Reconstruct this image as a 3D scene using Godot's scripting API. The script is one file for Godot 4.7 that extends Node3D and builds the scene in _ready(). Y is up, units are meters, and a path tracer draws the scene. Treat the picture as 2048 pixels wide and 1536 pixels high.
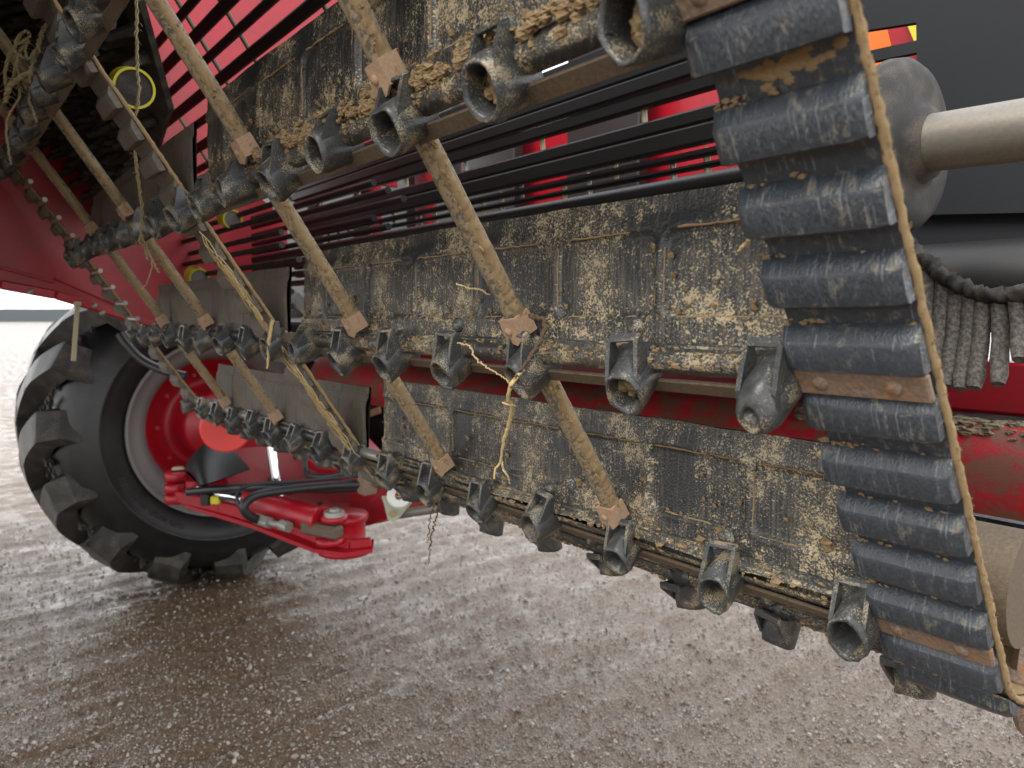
extends Node3D
# Underside of a potato harvester: flighted elevator web, sieving rods, rear wheel and steering gear over wet gravel.

var F := 1440.8
var TH := 0.0925
var CAM := Vector3(0, 1.2, 0)
var WX := Vector3(-0.63003633, 0, -0.77656566)   # across the machine, away from the camera
var HX := Vector3(0.77656566, 0, -0.63003633)    # along the machine
var UX := Vector3(-0.43024239, 0.83249523, 0.34906042)   # up the elevator
var NX := Vector3(-0.6464872, -0.55403221, 0.52450224)   # out of its underside
var ORIGIN := Vector3(0.1718, 1.1235, -0.5)
var UPL := Vector3(0, 0.83249523, -0.55403221)   # world up in elevator axes
var FNL := Vector3(0, 0.55403221, 0.83249523)    # face of a flap in elevator axes
var PITCH := 0.2558
var FING := 0.1331
var M := {}
var rng := RandomNumberGenerator.new()
var nz := FastNoiseLite.new()
var taken := {}
var web: Node3D

# ---------------------------------------------------------------- small helpers
func ray(x: float, y: float) -> Vector3:
	var up := Vector3(0, cos(TH), -sin(TH))
	var fw := Vector3(0, -sin(TH), -cos(TH))
	return Vector3((x - 1024.0) / F, 0, 0) + up * ((768.0 - y) / F) + fw

func sight(x: float, y: float, d: float) -> Vector3:
	return CAM + ray(x, y) * d

func on_w(x: float, y: float, w: float) -> Vector3:
	var r := ray(x, y)
	return CAM + r * (w / r.dot(WX))

func on_h(x: float, y: float, hh: float) -> Vector3:
	var r := ray(x, y)
	return CAM + r * (hh / r.dot(HX))

func mac(w: float, hh: float, y: float) -> Vector3:
	return WX * w + HX * hh + Vector3(0, y, 0)

func numbered(called: String) -> String:
	if not taken.has(called):
		taken[called] = 0
		return called
	taken[called] += 1
	return "%s_%03d" % [called, taken[called]]

func surf() -> SurfaceTool:
	var st := SurfaceTool.new()
	st.begin(Mesh.PRIMITIVE_TRIANGLES)
	return st

func done(st: SurfaceTool) -> ArrayMesh:
	st.generate_normals()
	return st.commit()

func obj(called: String, shape, mat: Material, parent: Node3D = self) -> MeshInstance3D:
	var o := MeshInstance3D.new()
	o.mesh = done(shape) if shape is SurfaceTool else shape
	o.material_override = mat
	if parent == self:
		o.name = numbered(called)
		add_child(o)
	else:
		o.name = called
		parent.add_child(o, true)
	return o

func node(called: String, parent: Node3D, at := Transform3D.IDENTITY) -> Node3D:
	var o := Node3D.new()
	o.name = called
	parent.add_child(o, true)
	o.transform = at
	return o

func tag(o: Node3D, label: String, category: String, group := "") -> Node3D:
	o.set_meta("label", label)
	o.set_meta("category", category)
	if group != "":
		o.set_meta("group", group)
	return o

func thing(called: String, label: String, category: String, at := Vector3.ZERO, group := "") -> Node3D:
	var o := Node3D.new()
	o.name = numbered(called)
	add_child(o)
	o.position = at
	return tag(o, label, category, group)

func quad(st: SurfaceTool, a: Vector3, b: Vector3, c: Vector3, d: Vector3) -> void:
	for v in [a, b, c, a, c, d]:
		st.add_vertex(v)

func quad_uv(st: SurfaceTool, a: Vector3, b: Vector3, c: Vector3, d: Vector3, ua: Vector2, ub: Vector2, uc: Vector2, ud: Vector2) -> void:
	var v := [a, b, c, a, c, d]
	var u := [ua, ub, uc, ua, uc, ud]
	for i in 6:
		st.set_uv(u[i])
		st.add_vertex(v[i])

# swept round section; rad is a number, an array per point, or a function of (point, side)
func tube(st: SurfaceTool, pts: Array, rad, sides := 10, capped := true, oval := 1.0, first := Vector3.ZERO) -> void:
	var n := pts.size()
	var rings := []
	var t0: Vector3 = (pts[1] - pts[0]).normalized()
	var a: Vector3 = first
	if a == Vector3.ZERO:
		a = Vector3.UP if absf(t0.y) < 0.9 else Vector3.RIGHT
	a = (a - t0 * a.dot(t0)).normalized()
	for i in n:
		var t: Vector3
		if i == 0: t = (pts[1] - pts[0]).normalized()
		elif i == n - 1: t = (pts[n - 1] - pts[n - 2]).normalized()
		else: t = (pts[i + 1] - pts[i - 1]).normalized()
		a = (a - t * a.dot(t)).normalized()
		var b := t.cross(a)
		var ring := []
		for j in sides:
			var r: float
			if rad is Callable: r = rad.call(i, j)
			elif rad is Array: r = rad[i]
			else: r = rad
			var an := TAU * j / sides
			ring.append(pts[i] + a * (cos(an) * r) + b * (sin(an) * r * oval))
		rings.append(ring)
	st.set_smooth_group(1)
	for i in n - 1:
		for j in sides:
			var k := (j + 1) % sides
			quad(st, rings[i][j], rings[i + 1][j], rings[i + 1][k], rings[i][k])
	if capped:
		st.set_smooth_group(-1)
		for e in [0, n - 1]:
			for j in sides:
				st.add_vertex(pts[e])
				st.add_vertex(rings[e][j])
				st.add_vertex(rings[e][(j + 1) % sides])

# box with chamfered edges, centred, in the axes of b
func rbox(st: SurfaceTool, c: Vector3, s: Vector3, bev := 0.002, b := Basis.IDENTITY) -> void:
	var h := s * 0.5
	bev = minf(bev, minf(h.x, minf(h.y, h.z)) * 0.9)
	st.set_smooth_group(-1)
	var p := func(x: float, y: float, z: float, ax: int) -> Vector3:
		var v := Vector3(x * h.x, y * h.y, z * h.z)
		for i in 3:
			if i != ax:
				v[i] -= signf(v[i]) * bev
		return c + b * v
	for ax in 3:
		for sg in [-1.0, 1.0]:
			var q := []
			for uv in [[-1.0, -1.0], [1.0, -1.0], [1.0, 1.0], [-1.0, 1.0]]:
				var v := Vector3.ZERO
				v[ax] = sg
				v[(ax + 1) % 3] = uv[0]
				v[(ax + 2) % 3] = uv[1]
				q.append(p.call(v.x, v.y, v.z, ax))
			if sg > 0: quad(st, q[0], q[3], q[2], q[1])
			else: quad(st, q[0], q[1], q[2], q[3])
	for ax in 3:
		var a1 := (ax + 1) % 3
		var a2 := (ax + 2) % 3
		for s1 in [-1.0, 1.0]:
			for s2 in [-1.0, 1.0]:
				var v := Vector3.ZERO
				v[a1] = s1
				v[a2] = s2
				var lo := v
				lo[ax] = -1.0
				var hi := v
				hi[ax] = 1.0
				quad(st, p.call(lo.x, lo.y, lo.z, a1), p.call(hi.x, hi.y, hi.z, a1), p.call(hi.x, hi.y, hi.z, a2), p.call(lo.x, lo.y, lo.z, a2))
	for x in [-1.0, 1.0]:
		for y in [-1.0, 1.0]:
			for z in [-1.0, 1.0]:
				for ax in 3: st.add_vertex(p.call(x, y, z, ax))

func aim(z: Vector3, y := Vector3.UP) -> Basis:
	z = z.normalized()
	if absf(z.dot(y)) > 0.98: y = Vector3.RIGHT
	var x := y.cross(z).normalized()
	return Basis(x, z.cross(x), z)

# bar of rectangular section from a to b
func bar(st: SurfaceTool, a: Vector3, b: Vector3, wide: float, tall: float, bev := 0.002, up := Vector3.UP) -> void:
	rbox(st, (a + b) * 0.5, Vector3(wide, tall, a.distance_to(b)), bev, aim(b - a, up))

# turned shape: prof holds (radius, along) pairs, round the z axis of xf
func lathe(st: SurfaceTool, prof: Array, xf: Transform3D, sides := 32, smooth := true, a0 := 0.0, a1 := TAU) -> void:
	for i in prof.size() - 1:
		st.set_smooth_group(1 if smooth else 10 + i)
		for j in sides:
			var an := a0 + (a1 - a0) * j / sides
			var bn := a0 + (a1 - a0) * (j + 1) / sides
			var q := []
			for pr in [[prof[i], an], [prof[i + 1], an], [prof[i + 1], bn], [prof[i], bn]]:
				var f: Vector2 = pr[0]
				q.append(xf * Vector3(cos(pr[1]) * f.x, sin(pr[1]) * f.x, f.y))
			quad(st, q[0], q[1], q[2], q[3])

# flat outline given a thickness: pts lie about in one plane, thick is the vector through it
func plate(st: SurfaceTool, pts: Array, thick: Vector3) -> void:
	var n := thick.normalized()
	var b := aim(n)
	var flat := PackedVector2Array()
	for p in pts: flat.append(Vector2(b.x.dot(p), b.y.dot(p)))
	var idx := Geometry2D.triangulate_polygon(flat)
	st.set_smooth_group(-1)
	for i in range(0, idx.size(), 3):
		for k in 3: st.add_vertex(pts[idx[i + k]])
		for k in [2, 1, 0]: st.add_vertex(pts[idx[i + k]] + thick)
	for i in pts.size():
		var j := (i + 1) % pts.size()
		quad(st, pts[i], pts[j], pts[j] + thick, pts[i] + thick)

# sheet of nu x nv points from pos(i, j), with uv(i, j); made double with the given back offset
func sheet(nu: int, nv: int, pos: Callable, uvf: Callable, back := Vector3.ZERO) -> ArrayMesh:
	var v := PackedVector3Array()
	var nn := PackedVector3Array()
	var uv := PackedVector2Array()
	var ix := PackedInt32Array()
	for j in nv:
		for i in nu:
			v.append(pos.call(i, j))
			uv.append(uvf.call(i, j))
	for j in nv:
		for i in nu:
			var a: Vector3 = v[j * nu + mini(i + 1, nu - 1)] - v[j * nu + maxi(i - 1, 0)]
			var b: Vector3 = v[mini(j + 1, nv - 1) * nu + i] - v[maxi(j - 1, 0) * nu + i]
			nn.append(a.cross(b).normalized())
	for j in nv - 1:
		for i in nu - 1:
			var a := j * nu + i
			ix.append_array([a, a + nu, a + 1, a + 1, a + nu, a + nu + 1])
	if back != Vector3.ZERO:
		var rim := []
		for i in nu: rim.append(i)
		for j in range(1, nv): rim.append(j * nu + nu - 1)
		for i in range(nu - 2, -1, -1): rim.append((nv - 1) * nu + i)
		for j in range(nv - 2, 0, -1): rim.append(j * nu)
		var base := v.size()
		for r in rim:
			v.append(v[r]); nn.append((v[r] - v[(nv / 2) * nu + nu / 2]).normalized()); uv.append(uv[r])
			v.append(v[r] + back); nn.append(nn[-1]); uv.append(uv[r])
		var m := rim.size()
		for k in m:
			var a := base + 2 * k
			var b := base + 2 * ((k + 1) % m)
			ix.append_array([a, b, a + 1, b, b + 1, a + 1])
		var c := v.size()
		for q in [0, nu - 1, nu * nv - 1, nu * (nv - 1)]:
			v.append(v[q] + back); nn.append(back.normalized()); uv.append(uv[q])
		ix.append_array([c, c + 1, c + 2, c, c + 2, c + 3])
	var arr := []
	arr.resize(Mesh.ARRAY_MAX)
	arr[Mesh.ARRAY_VERTEX] = v
	arr[Mesh.ARRAY_NORMAL] = nn
	arr[Mesh.ARRAY_TEX_UV] = uv
	arr[Mesh.ARRAY_INDEX] = ix
	var m := ArrayMesh.new()
	m.add_surface_from_arrays(Mesh.PRIMITIVE_TRIANGLES, arr)
	return m

# irregular clod
func clod(st: SurfaceTool, c: Vector3, s: Vector3, rough := 0.35, rings := 4, sides := 6) -> void:
	st.set_smooth_group(-1)
	var pts := []
	for i in rings + 1:
		var row := []
		var la := -PI / 2 + PI * i / rings
		for j in sides:
			var lo := TAU * j / sides + i * 0.4
			var k := 1.0 + rng.randf_range(-rough, rough)
			row.append(c + Vector3(cos(la) * cos(lo) * s.x, sin(la) * s.y, cos(la) * sin(lo) * s.z) * k)
		pts.append(row)
	for i in rings:
		for j in sides:
			var k := (j + 1) % sides
			quad(st, pts[i][j], pts[i + 1][j], pts[i + 1][k], pts[i][k])

func wobble(pts: Array, amount: float, steps: int) -> Array:
	# a curve through pts with small random bends
	var c := Curve3D.new()
	for i in pts.size():
		var t: Vector3 = (pts[mini(i + 1, pts.size() - 1)] - pts[maxi(i - 1, 0)]) * 0.18
		c.add_point(pts[i], -t, t)
	var out := []
	for i in steps + 1:
		var p := c.sample_baked(c.get_baked_length() * i / steps, true)
		if i > 0 and i < steps:
			p += Vector3(rng.randf_range(-1, 1), rng.randf_range(-1, 1), rng.randf_range(-1, 1)) * amount
		out.append(p)
	return out

# ---------------------------------------------------------------- materials
func noise_bytes(size: int, freq: float, seed_: int, oct := 4, kind := FastNoiseLite.TYPE_SIMPLEX_SMOOTH) -> PackedByteArray:
	var n := FastNoiseLite.new()
	n.noise_type = kind
	n.seed = seed_
	n.frequency = freq
	n.fractal_octaves = oct
	var im := n.get_seamless_image(size, size, false, false, 0.12, true)
	im.convert(Image.FORMAT_L8)
	return im.get_data()

func tex(im: Image) -> ImageTexture:
	im.generate_mipmaps()
	return ImageTexture.create_from_image(im)

func rgb_tex(size: int, f: Callable) -> ImageTexture:
	var d := PackedByteArray()
	d.resize(size * size * 3)
	for i in size * size:
		var c: Color = f.call(i)
		d[i * 3] = int(clampf(c.r, 0, 1) * 255)
		d[i * 3 + 1] = int(clampf(c.g, 0, 1) * 255)
		d[i * 3 + 2] = int(clampf(c.b, 0, 1) * 255)
	return tex(Image.create_from_data(size, size, false, Image.FORMAT_RGB8, d))

func normal_tex(bytes: PackedByteArray, size: int, strength: float) -> ImageTexture:
	var im := Image.create_from_data(size, size, false, Image.FORMAT_L8, bytes)
	im.convert(Image.FORMAT_RGBA8)
	im.bump_map_to_normal_map(strength)
	return tex(im)

func std(albedo: Color, rough: float, metal := 0.0) -> StandardMaterial3D:
	var m := StandardMaterial3D.new()
	m.albedo_color = albedo
	m.roughness = rough
	m.metallic = metal
	return m

func textured(t: Texture2D, rough: float, scale := 0.0, metal := 0.0, nrm: Texture2D = null, nscale := 0.6, world := true) -> StandardMaterial3D:
	var m := std(Color.WHITE, rough, metal)
	m.albedo_texture = t
	if scale > 0.0:
		m.uv1_triplanar = true
		m.uv1_world_triplanar = world
		m.uv1_triplanar_sharpness = 12.0
		m.uv1_scale = Vector3.ONE * scale
	if nrm != null:
		m.normal_enabled = true
		m.normal_texture = nrm
		m.normal_scale = nscale
	return m

func mix(a: Color, b: Color, t: float) -> Color:
	return a.lerp(b, clampf(t, 0, 1))

func step01(lo: float, hi: float, x: float) -> float:
	return smoothstep(lo, hi, x)

func sub(i: int, size: int) -> int:
	var k := 1024 / size
	return (i / size) * k * 1024 + (i % size) * k

func make_materials() -> void:
	var S := 1024
	var huge := noise_bytes(S, 0.0028, 18, 3)
	var coarse := noise_bytes(S, 0.006, 11)
	var mid := noise_bytes(S, 0.03, 12, 3)
	var fine := noise_bytes(S, 0.11, 13, 3)
	var grit := noise_bytes(S, 0.22, 14, 2)
	var cell := noise_bytes(S, 0.06, 15, 2, FastNoiseLite.TYPE_CELLULAR)
	var streak_src := noise_bytes(S, 0.09, 16, 2)
	var fine_n := normal_tex(fine, S, 3.0)
	var grit_n := normal_tex(grit, S, 4.0)
	var mid_n := normal_tex(mid, S, 6.0)
	M.fine_n = fine_n
	# streaks: the noise drawn out along v
	var streak := PackedByteArray()
	streak.resize(S * S)
	for y in S:
		var yy := (y / 12) % S
		for x in S:
			streak[y * S + x] = streak_src[yy * S + x]
	# black moulded rubber with dried mud spatter
	var mudc := Color(0.59, 0.53, 0.42)
	var film := Color(0.365, 0.335, 0.285)
	var flap := func(i: int) -> Color:
		var c := coarse[i] / 255.0
		var m := mid[i] / 255.0
		var f := fine[i] / 255.0
		var g := grit[i] / 255.0
		var s := streak[i] / 255.0
		var base := mix(Color(0.115, 0.12, 0.13), Color(0.185, 0.19, 0.195), g * 0.6 + f * 0.4)
		# thin grey-brown film wiped along the way the crop slides
		var col := mix(base, film, step01(0.36, 0.70, s * 0.60 + huge[i] / 255.0 * 0.40) * 0.75)
		# hair-fine smears
		var hair := 1.0 - step01(0.0, 0.045, absf(mid[(i * 3 + 977) % (S * S)] / 255.0 - 0.5))
		hair = maxf(hair, 1.0 - step01(0.0, 0.035, absf(f - 0.47)))
		col = mix(col, Color(0.44, 0.42, 0.37), hair * 0.42 * step01(0.35, 0.6, c * 0.6 + g * 0.4))
		# specks, thicker where the coarse noise says
		var dens := c * 0.30 + m * 0.25 + huge[i] / 255.0 * 0.45
		var sp := step01(0.565, 0.63, f * 0.34 + g * 0.16 + dens * 0.54)
		col = mix(col, mix(Color(0.54, 0.49, 0.40), Color(0.72, 0.67, 0.56), g), sp * 0.85)
		var blot := step01(0.62, 0.68, m * 0.40 + f * 0.24 + c * 0.22 + huge[i] / 255.0 * 0.20)
		return mix(col, mix(mudc, Color(0.70, 0.64, 0.51), f), blot * 0.88)
	var flap_t := rgb_tex(S, flap)
	M.flap = textured(flap_t, 0.42, 0.0, 0.0, fine_n, 0.5)
	M.sleeve = textured(flap_t, 0.40, 3.2, 0.0, fine_n, 0.35)
	M.cup = textured(rgb_tex(512, func(i: int) -> Color:
		var k := sub(i, 512)
		var f := fine[k] / 255.0
		var g := grit[k] / 255.0
		var col := mix(Color(0.15, 0.158, 0.165), Color(0.27, 0.275, 0.275), f * 0.5 + mid[k] / 255.0 * 0.5)
		var hair := 1.0 - step01(0.0, 0.05, absf(mid[(k * 3 + 977) % (S * S)] / 255.0 - 0.5))
		col = mix(col, Color(0.50, 0.49, 0.46), hair * 0.5)
		return mix(col, mix(mudc, Color(0.68, 0.62, 0.50), g), step01(0.57, 0.64, f * 0.40 + coarse[k] / 255.0 * 0.35 + huge[k] / 255.0 * 0.28) * 0.8)), 0.34, 4.5, 0.0, fine_n, 0.3)
	# the far flaps: an even dry film of dust over the rubber
	var dusty := func(i: int) -> Color:
		var c := coarse[i] / 255.0
		var s := streak[i] / 255.0
		var g := fine[i] / 255.0
		return mix(mix(Color(0.31, 0.285, 0.255), Color(0.48, 0.44, 0.39), s * 0.7 + c * 0.3), Color(0.15, 0.155, 0.16), step01(0.56, 0.72, g * 0.6 + c * 0.4) * 0.7)
	M.flap_dusty = textured(rgb_tex(512, func(i: int) -> Color: return dusty.call(sub(i, 512))), 0.75, 0.0, 0.0, fine_n, 0.4)
	# mud-caked steel
	var mudbar := func(i: int) -> Color:
		var c := coarse[i] / 255.0
		var m := mid[i] / 255.0
		var g := grit[i] / 255.0
		var f := fine[i] / 255.0
		var col := mix(Color(0.50, 0.44, 0.34), Color(0.62, 0.55, 0.43), g)
		col = mix(col, Color(0.30, 0.285, 0.265), step01(0.48, 0.66, m * 0.6 + c * 0.4) * 0.8)
		return mix(col, Color(0.38, 0.33, 0.25), step01(0.6, 0.8, f) * 0.6)
	M.mudbar = textured(rgb_tex(512, func(i: int) -> Color: return mudbar.call(sub(i, 512))), 0.8, 5.0, 0.0, grit_n, 0.7)
	M.mud = textured(rgb_tex(512, func(i: int) -> Color:
		var k := sub(i, 512)
		return mix(Color(0.44, 0.36, 0.26), Color(0.66, 0.57, 0.42), (grit[k] * 0.5 + fine[k] * 0.5) / 255.0)), 0.95, 9.0, 0.0, grit_n, 1.0)
	M.clay = textured(rgb_tex(256, func(i: int) -> Color:
		var k := sub(i, 256)
		return mix(Color(0.55, 0.45, 0.36), Color(0.70, 0.585, 0.475), (mid[k] * 0.6 + fine[k] * 0.4) / 255.0)), 0.85, 8.0, 0.0, fine_n, 0.5)
	# worn drive belt: blue-black with scuffs
	var belt := func(i: int) -> Color:
		var c := coarse[i] / 255.0
		var f := fine[i] / 255.0
		var s := streak[i] / 255.0
		var g := grit[i] / 255.0
		var m := mid[i] / 255.0
		var col := mix(Color(0.155, 0.175, 0.20), Color(0.26, 0.28, 0.305), m * 0.6 + f * 0.4)
		col = mix(col, Color(0.47, 0.50, 0.52), step01(0.68, 0.80, s * 0.85 + c * 0.15) * 0.65)
		return mix(col, Color(0.55, 0.50, 0.40), step01(0.65, 0.73, m * 0.5 + g * 0.25 + c * 0.3) * 0.45)
	M.belt = textured(rgb_tex(512, func(i: int) -> Color: return belt.call(sub(i, 512))), 0.36, 0.0, 0.0, fine_n, 0.35)
	M.fibre = textured(rgb_tex(256, func(i: int) -> Color:
		var k := sub(i, 256)
		return mix(Color(0.45, 0.37, 0.26), Color(0.72, 0.62, 0.46), grit[k] / 255.0)), 0.95, 20.0, 0.0, grit_n, 1.0)
	M.rust = textured(rgb_tex(512, func(i: int) -> Color:
		var k := sub(i, 512)
		var col := mix(Color(0.36, 0.31, 0.27), Color(0.60, 0.53, 0.47), mid[k] / 255.0)
		return mix(col, Color(0.62, 0.43, 0.25), step01(0.5, 0.72, coarse[k] / 255.0 * 0.5 + fine[k] / 255.0 * 0.5) * 0.8)), 0.6, 9.0, 0.2, fine_n, 0.6)
	M.brown_steel = textured(rgb_tex(512, func(i: int) -> Color:
		var k := sub(i, 512)
		return mix(Color(0.30, 0.26, 0.22), Color(0.50, 0.44, 0.36), mid[k] / 255.0 * 0.5 + fine[k] / 255.0 * 0.5)), 0.6, 6.0, 0.3, fine_n, 0.5)
	# red paint, clean and dirty
	M.red = textured(rgb_tex(512, func(i: int) -> Color:
		var k := sub(i, 512)
		var col := mix(Color(0.60, 0.035, 0.115), Color(0.66, 0.05, 0.13), mid[k] / 255.0)
		return mix(col, Color(0.42, 0.22, 0.17), step01(0.54, 0.74, fine[k] / 255.0 * 0.35 + grit[k] / 255.0 * 0.2 + coarse[k] / 255.0 * 0.45) * 0.6)), 0.38, 1.7)
	M.red_dirty = textured(rgb_tex(512, func(i: int) -> Color:
		var k := sub(i, 512)
		var col := mix(Color(0.70, 0.05, 0.12), Color(0.76, 0.10, 0.16), mid[k] / 255.0)
		return mix(col, Color(0.43, 0.34, 0.26), step01(0.34, 0.60, fine[k] / 255.0 * 0.3 + mid[k] / 255.0 * 0.2 + coarse[k] / 255.0 * 0.5) * 0.88)), 0.6, 2.2, 0.0, fine_n, 0.4)
	M.black = textured(rgb_tex(256, func(i: int) -> Color:
		var k := sub(i, 256)
		return mix(Color(0.06, 0.06, 0.063), Color(0.12, 0.112, 0.105), fine[k] / 255.0 * 0.5 + mid[k] / 255.0 * 0.5)), 0.45, 4.0, 0.0, fine_n, 0.3)
	M.black_dust = textured(rgb_tex(512, func(i: int) -> Color:
		var k := sub(i, 512)
		return mix(Color(0.13, 0.12, 0.115), Color(0.29, 0.26, 0.22), step01(0.35, 0.75, fine[k] / 255.0 * 0.4 + coarse[k] / 255.0 * 0.6))), 0.7, 4.0, 0.0, fine_n, 0.5)
	M.tyre = textured(rgb_tex(512, func(i: int) -> Color:
		var k := sub(i, 512)
		return mix(Color(0.065, 0.067, 0.072), Color(0.15, 0.145, 0.14), step01(0.50, 0.85, fine[k] / 255.0 * 0.4 + coarse[k] / 255.0 * 0.6))), 0.34, 2.0, 0.0, fine_n, 0.4)
	M.tyre_mud = textured(rgb_tex(512, func(i: int) -> Color:
		var k := sub(i, 512)
		return mix(Color(0.12, 0.115, 0.11), Color(0.40, 0.365, 0.31), step01(0.46, 0.74, fine[k] / 255.0 * 0.7 + coarse[k] / 255.0 * 0.3))), 0.32, 2.0, 0.0, grit_n, 0.9)
	M.steel = textured(rgb_tex(256, func(i: int) -> Color:
		var k := sub(i, 256)
		return mix(Color(0.50, 0.48, 0.45), Color(0.66, 0.65, 0.62), fine[k] / 255.0)), 0.42, 5.0, 0.6)
	M.shaft = textured(rgb_tex(256, func(i: int) -> Color:
		var k := sub(i, 256)
		return mix(Color(0.44, 0.43, 0.41), Color(0.60, 0.57, 0.52), fine[k] / 255.0 * 0.6 + mid[k] / 255.0 * 0.4)), 0.5, 5.0, 0.5)
	M.chrome = std(Color(0.85, 0.86, 0.88), 0.12, 1.0)
	M.rim = textured(rgb_tex(256, func(i: int) -> Color:
		var k := sub(i, 256)
		return mix(Color(0.40, 0.39, 0.385), Color(0.52, 0.51, 0.50), fine[k] / 255.0 * 0.5 + mid[k] / 255.0 * 0.5)), 0.55, 3.0, 0.1)
	M.comb = textured(rgb_tex(256, func(i: int) -> Color:
		var k := sub(i, 256)
		return mix(Color(0.22, 0.21, 0.20), Color(0.42, 0.395, 0.36), step01(0.3, 0.7, fine[k] / 255.0 * 0.5 + mid[k] / 255.0 * 0.5))), 0.85, 5.0, 0.0, fine_n, 0.6)
	M.curtain = std(Color(0.065, 0.08, 0.105), 0.7)
	M.hose = std(Color(0.12, 0.125, 0.135), 0.42)
	M.cream = std(Color(0.66, 0.62, 0.50), 0.6)
	M.white_plastic = std(Color(0.88, 0.88, 0.85), 0.35)
	M.putty = std(Color(0.66, 0.66, 0.58), 0.5)
	M.brass = std(Color(0.55, 0.48, 0.33), 0.5, 0.5)
	M.fitting = std(Color(0.58, 0.58, 0.54), 0.45, 0.4)
	M.yellow = std(Color(0.80, 0.76, 0.20), 0.5)
	M.orange = std(Color(0.92, 0.42, 0.08), 0.5)
	M.reflector = std(Color(0.90, 0.30, 0.28), 0.4)
	M.straw = std(Color(0.70, 0.61, 0.43), 0.8)
	M.twine = textured(rgb_tex(256, func(i: int) -> Color:
		var k := sub(i, 256)
		return mix(Color(0.50, 0.45, 0.33), Color(0.72, 0.66, 0.50), grit[k] / 255.0)), 0.9, 30.0)
	M.fibre_dark = std(Color(0.30, 0.24, 0.17), 0.95)
	# wet gravel yard
	var gS := 1024
	var stone := noise_bytes(gS, 0.10, 25, 1, FastNoiseLite.TYPE_CELLULAR)
	var rut := PackedByteArray()
	rut.resize(gS * gS)
	for y in gS:
		for x in gS:
			rut[y * gS + x] = streak_src[y * gS + (x / 6)]
	var gcol := func(i: int) -> Color:
		var c := coarse[i] / 255.0
		var f := fine[i] / 255.0
		var g := grit[i] / 255.0
		var st := stone[i] / 255.0
		var m := mid[i] / 255.0
		var col := mix(Color(0.29, 0.225, 0.16), Color(0.46, 0.375, 0.285), c * 0.55 + m * 0.45)
		col = mix(col, Color(0.19, 0.16, 0.13), step01(0.52, 0.74, f * 0.7 + c * 0.3) * 0.7)
		return mix(col, Color(0.60, 0.545, 0.47), step01(0.56, 0.70, g * 0.62 + st * 0.38) * 0.75)
	var ground := textured(rgb_tex(gS, gcol), 1.0, 0.75, 0.0)
	ground.uv1_world_triplanar = true
	ground.roughness_texture = rgb_tex(512, func(i: int) -> Color:
		var k := sub(i, 512)
		var w := step01(0.35, 0.62, coarse[k] / 255.0 * 0.65 + mid[k] / 255.0 * 0.35)
		var r := lerpf(0.09, 0.42, w) + (fine[k] / 255.0 - 0.5) * 0.15
		return Color(r, r, r))
	var relief := PackedByteArray()
	relief.resize(gS * gS)
	for i in gS * gS:
		relief[i] = int(clampf(fine[i] * 0.35 + grit[i] * 0.25 + (255 - stone[i]) * 0.2 + mid[i] * 0.2, 0, 255))
	ground.normal_enabled = true
	ground.normal_texture = normal_tex(relief, gS, 7.0)
	ground.normal_scale = 1.0
	M.ground = ground
	M.stone = std(Color(0.50, 0.46, 0.41), 0.5)
	M.hill = std(Color(0.36, 0.39, 0.40), 1.0)

# ---------------------------------------------------------------- the elevator web
# axes of the web: x towards the near side of the machine, y up the slope, z out of the underside
func rr(x: float, y: float, hx: float, hy: float, r: float) -> float:
	var q := Vector2(absf(x) - hx + r, absf(y) - hy + r)
	return Vector2(maxf(q.x, 0), maxf(q.y, 0)).length() + minf(maxf(q.x, q.y), 0.0) - r

func flap_sheet(x0: float, x1: float, tall: float, panels: bool, seed_: int, off: Vector2) -> ArrayMesh:
	var dx := 0.003
	var nu := int((x0 - x1) / dx) + 1
	var nv := int(tall / dx) + 1
	var pos := func(i: int, j: int) -> Vector3:
		var x := x0 + (x1 - x0) * i / (nu - 1)
		var s := tall * j / (nv - 1)
		var relief := 0.0
		if panels:
			var k := fposmod(x + 0.112, 0.1295) - 0.06475
			var d := rr(k, s - 0.064, 0.0605, 0.036, 0.011)
			relief -= 0.0038 * (1.0 - smoothstep(-0.0025, 0.0012, d))
			relief += 0.0012 * (1.0 - smoothstep(0.0, 0.0035, absf(d - 0.003)))
			if s > 0.11: relief -= 0.0015 * smoothstep(0.11, 0.114, s)
		else:
			var k := fposmod(x + 0.02, 0.105) - 0.0525
			relief -= 0.0028 * (1.0 - smoothstep(0.001, 0.0035, absf(k)))
			relief -= 0.002 * smoothstep(0.088, 0.092, s)
		var edge := smoothstep(0.07, tall, s)
		relief += nz.get_noise_3d(x * 18.0, s * 12.0, seed_ * 9.1) * (0.0012 + edge * 0.006)
		relief += nz.get_noise_3d(x * 300.0, s * 300.0, seed_) * 0.00025
		var ragged := nz.get_noise_2d(x * 60.0, seed_ * 3.0) * 0.0035 * edge
		if i == 0 or i == nu - 1: x += nz.get_noise_2d(s * 300.0, seed_ * 5.0) * 0.003
		return Vector3(x, 0.006, -0.004) + UPL * (s + ragged) + FNL * (relief - edge * 0.004)
	var uvf := func(i: int, j: int) -> Vector2:
		return Vector2((x0 + (x1 - x0) * i / (nu - 1)) / 0.4, 0.95 - tall * j / (nv - 1) / 0.4) + off
	return sheet(nu, nv, pos, uvf, -FNL * 0.004)

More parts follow.
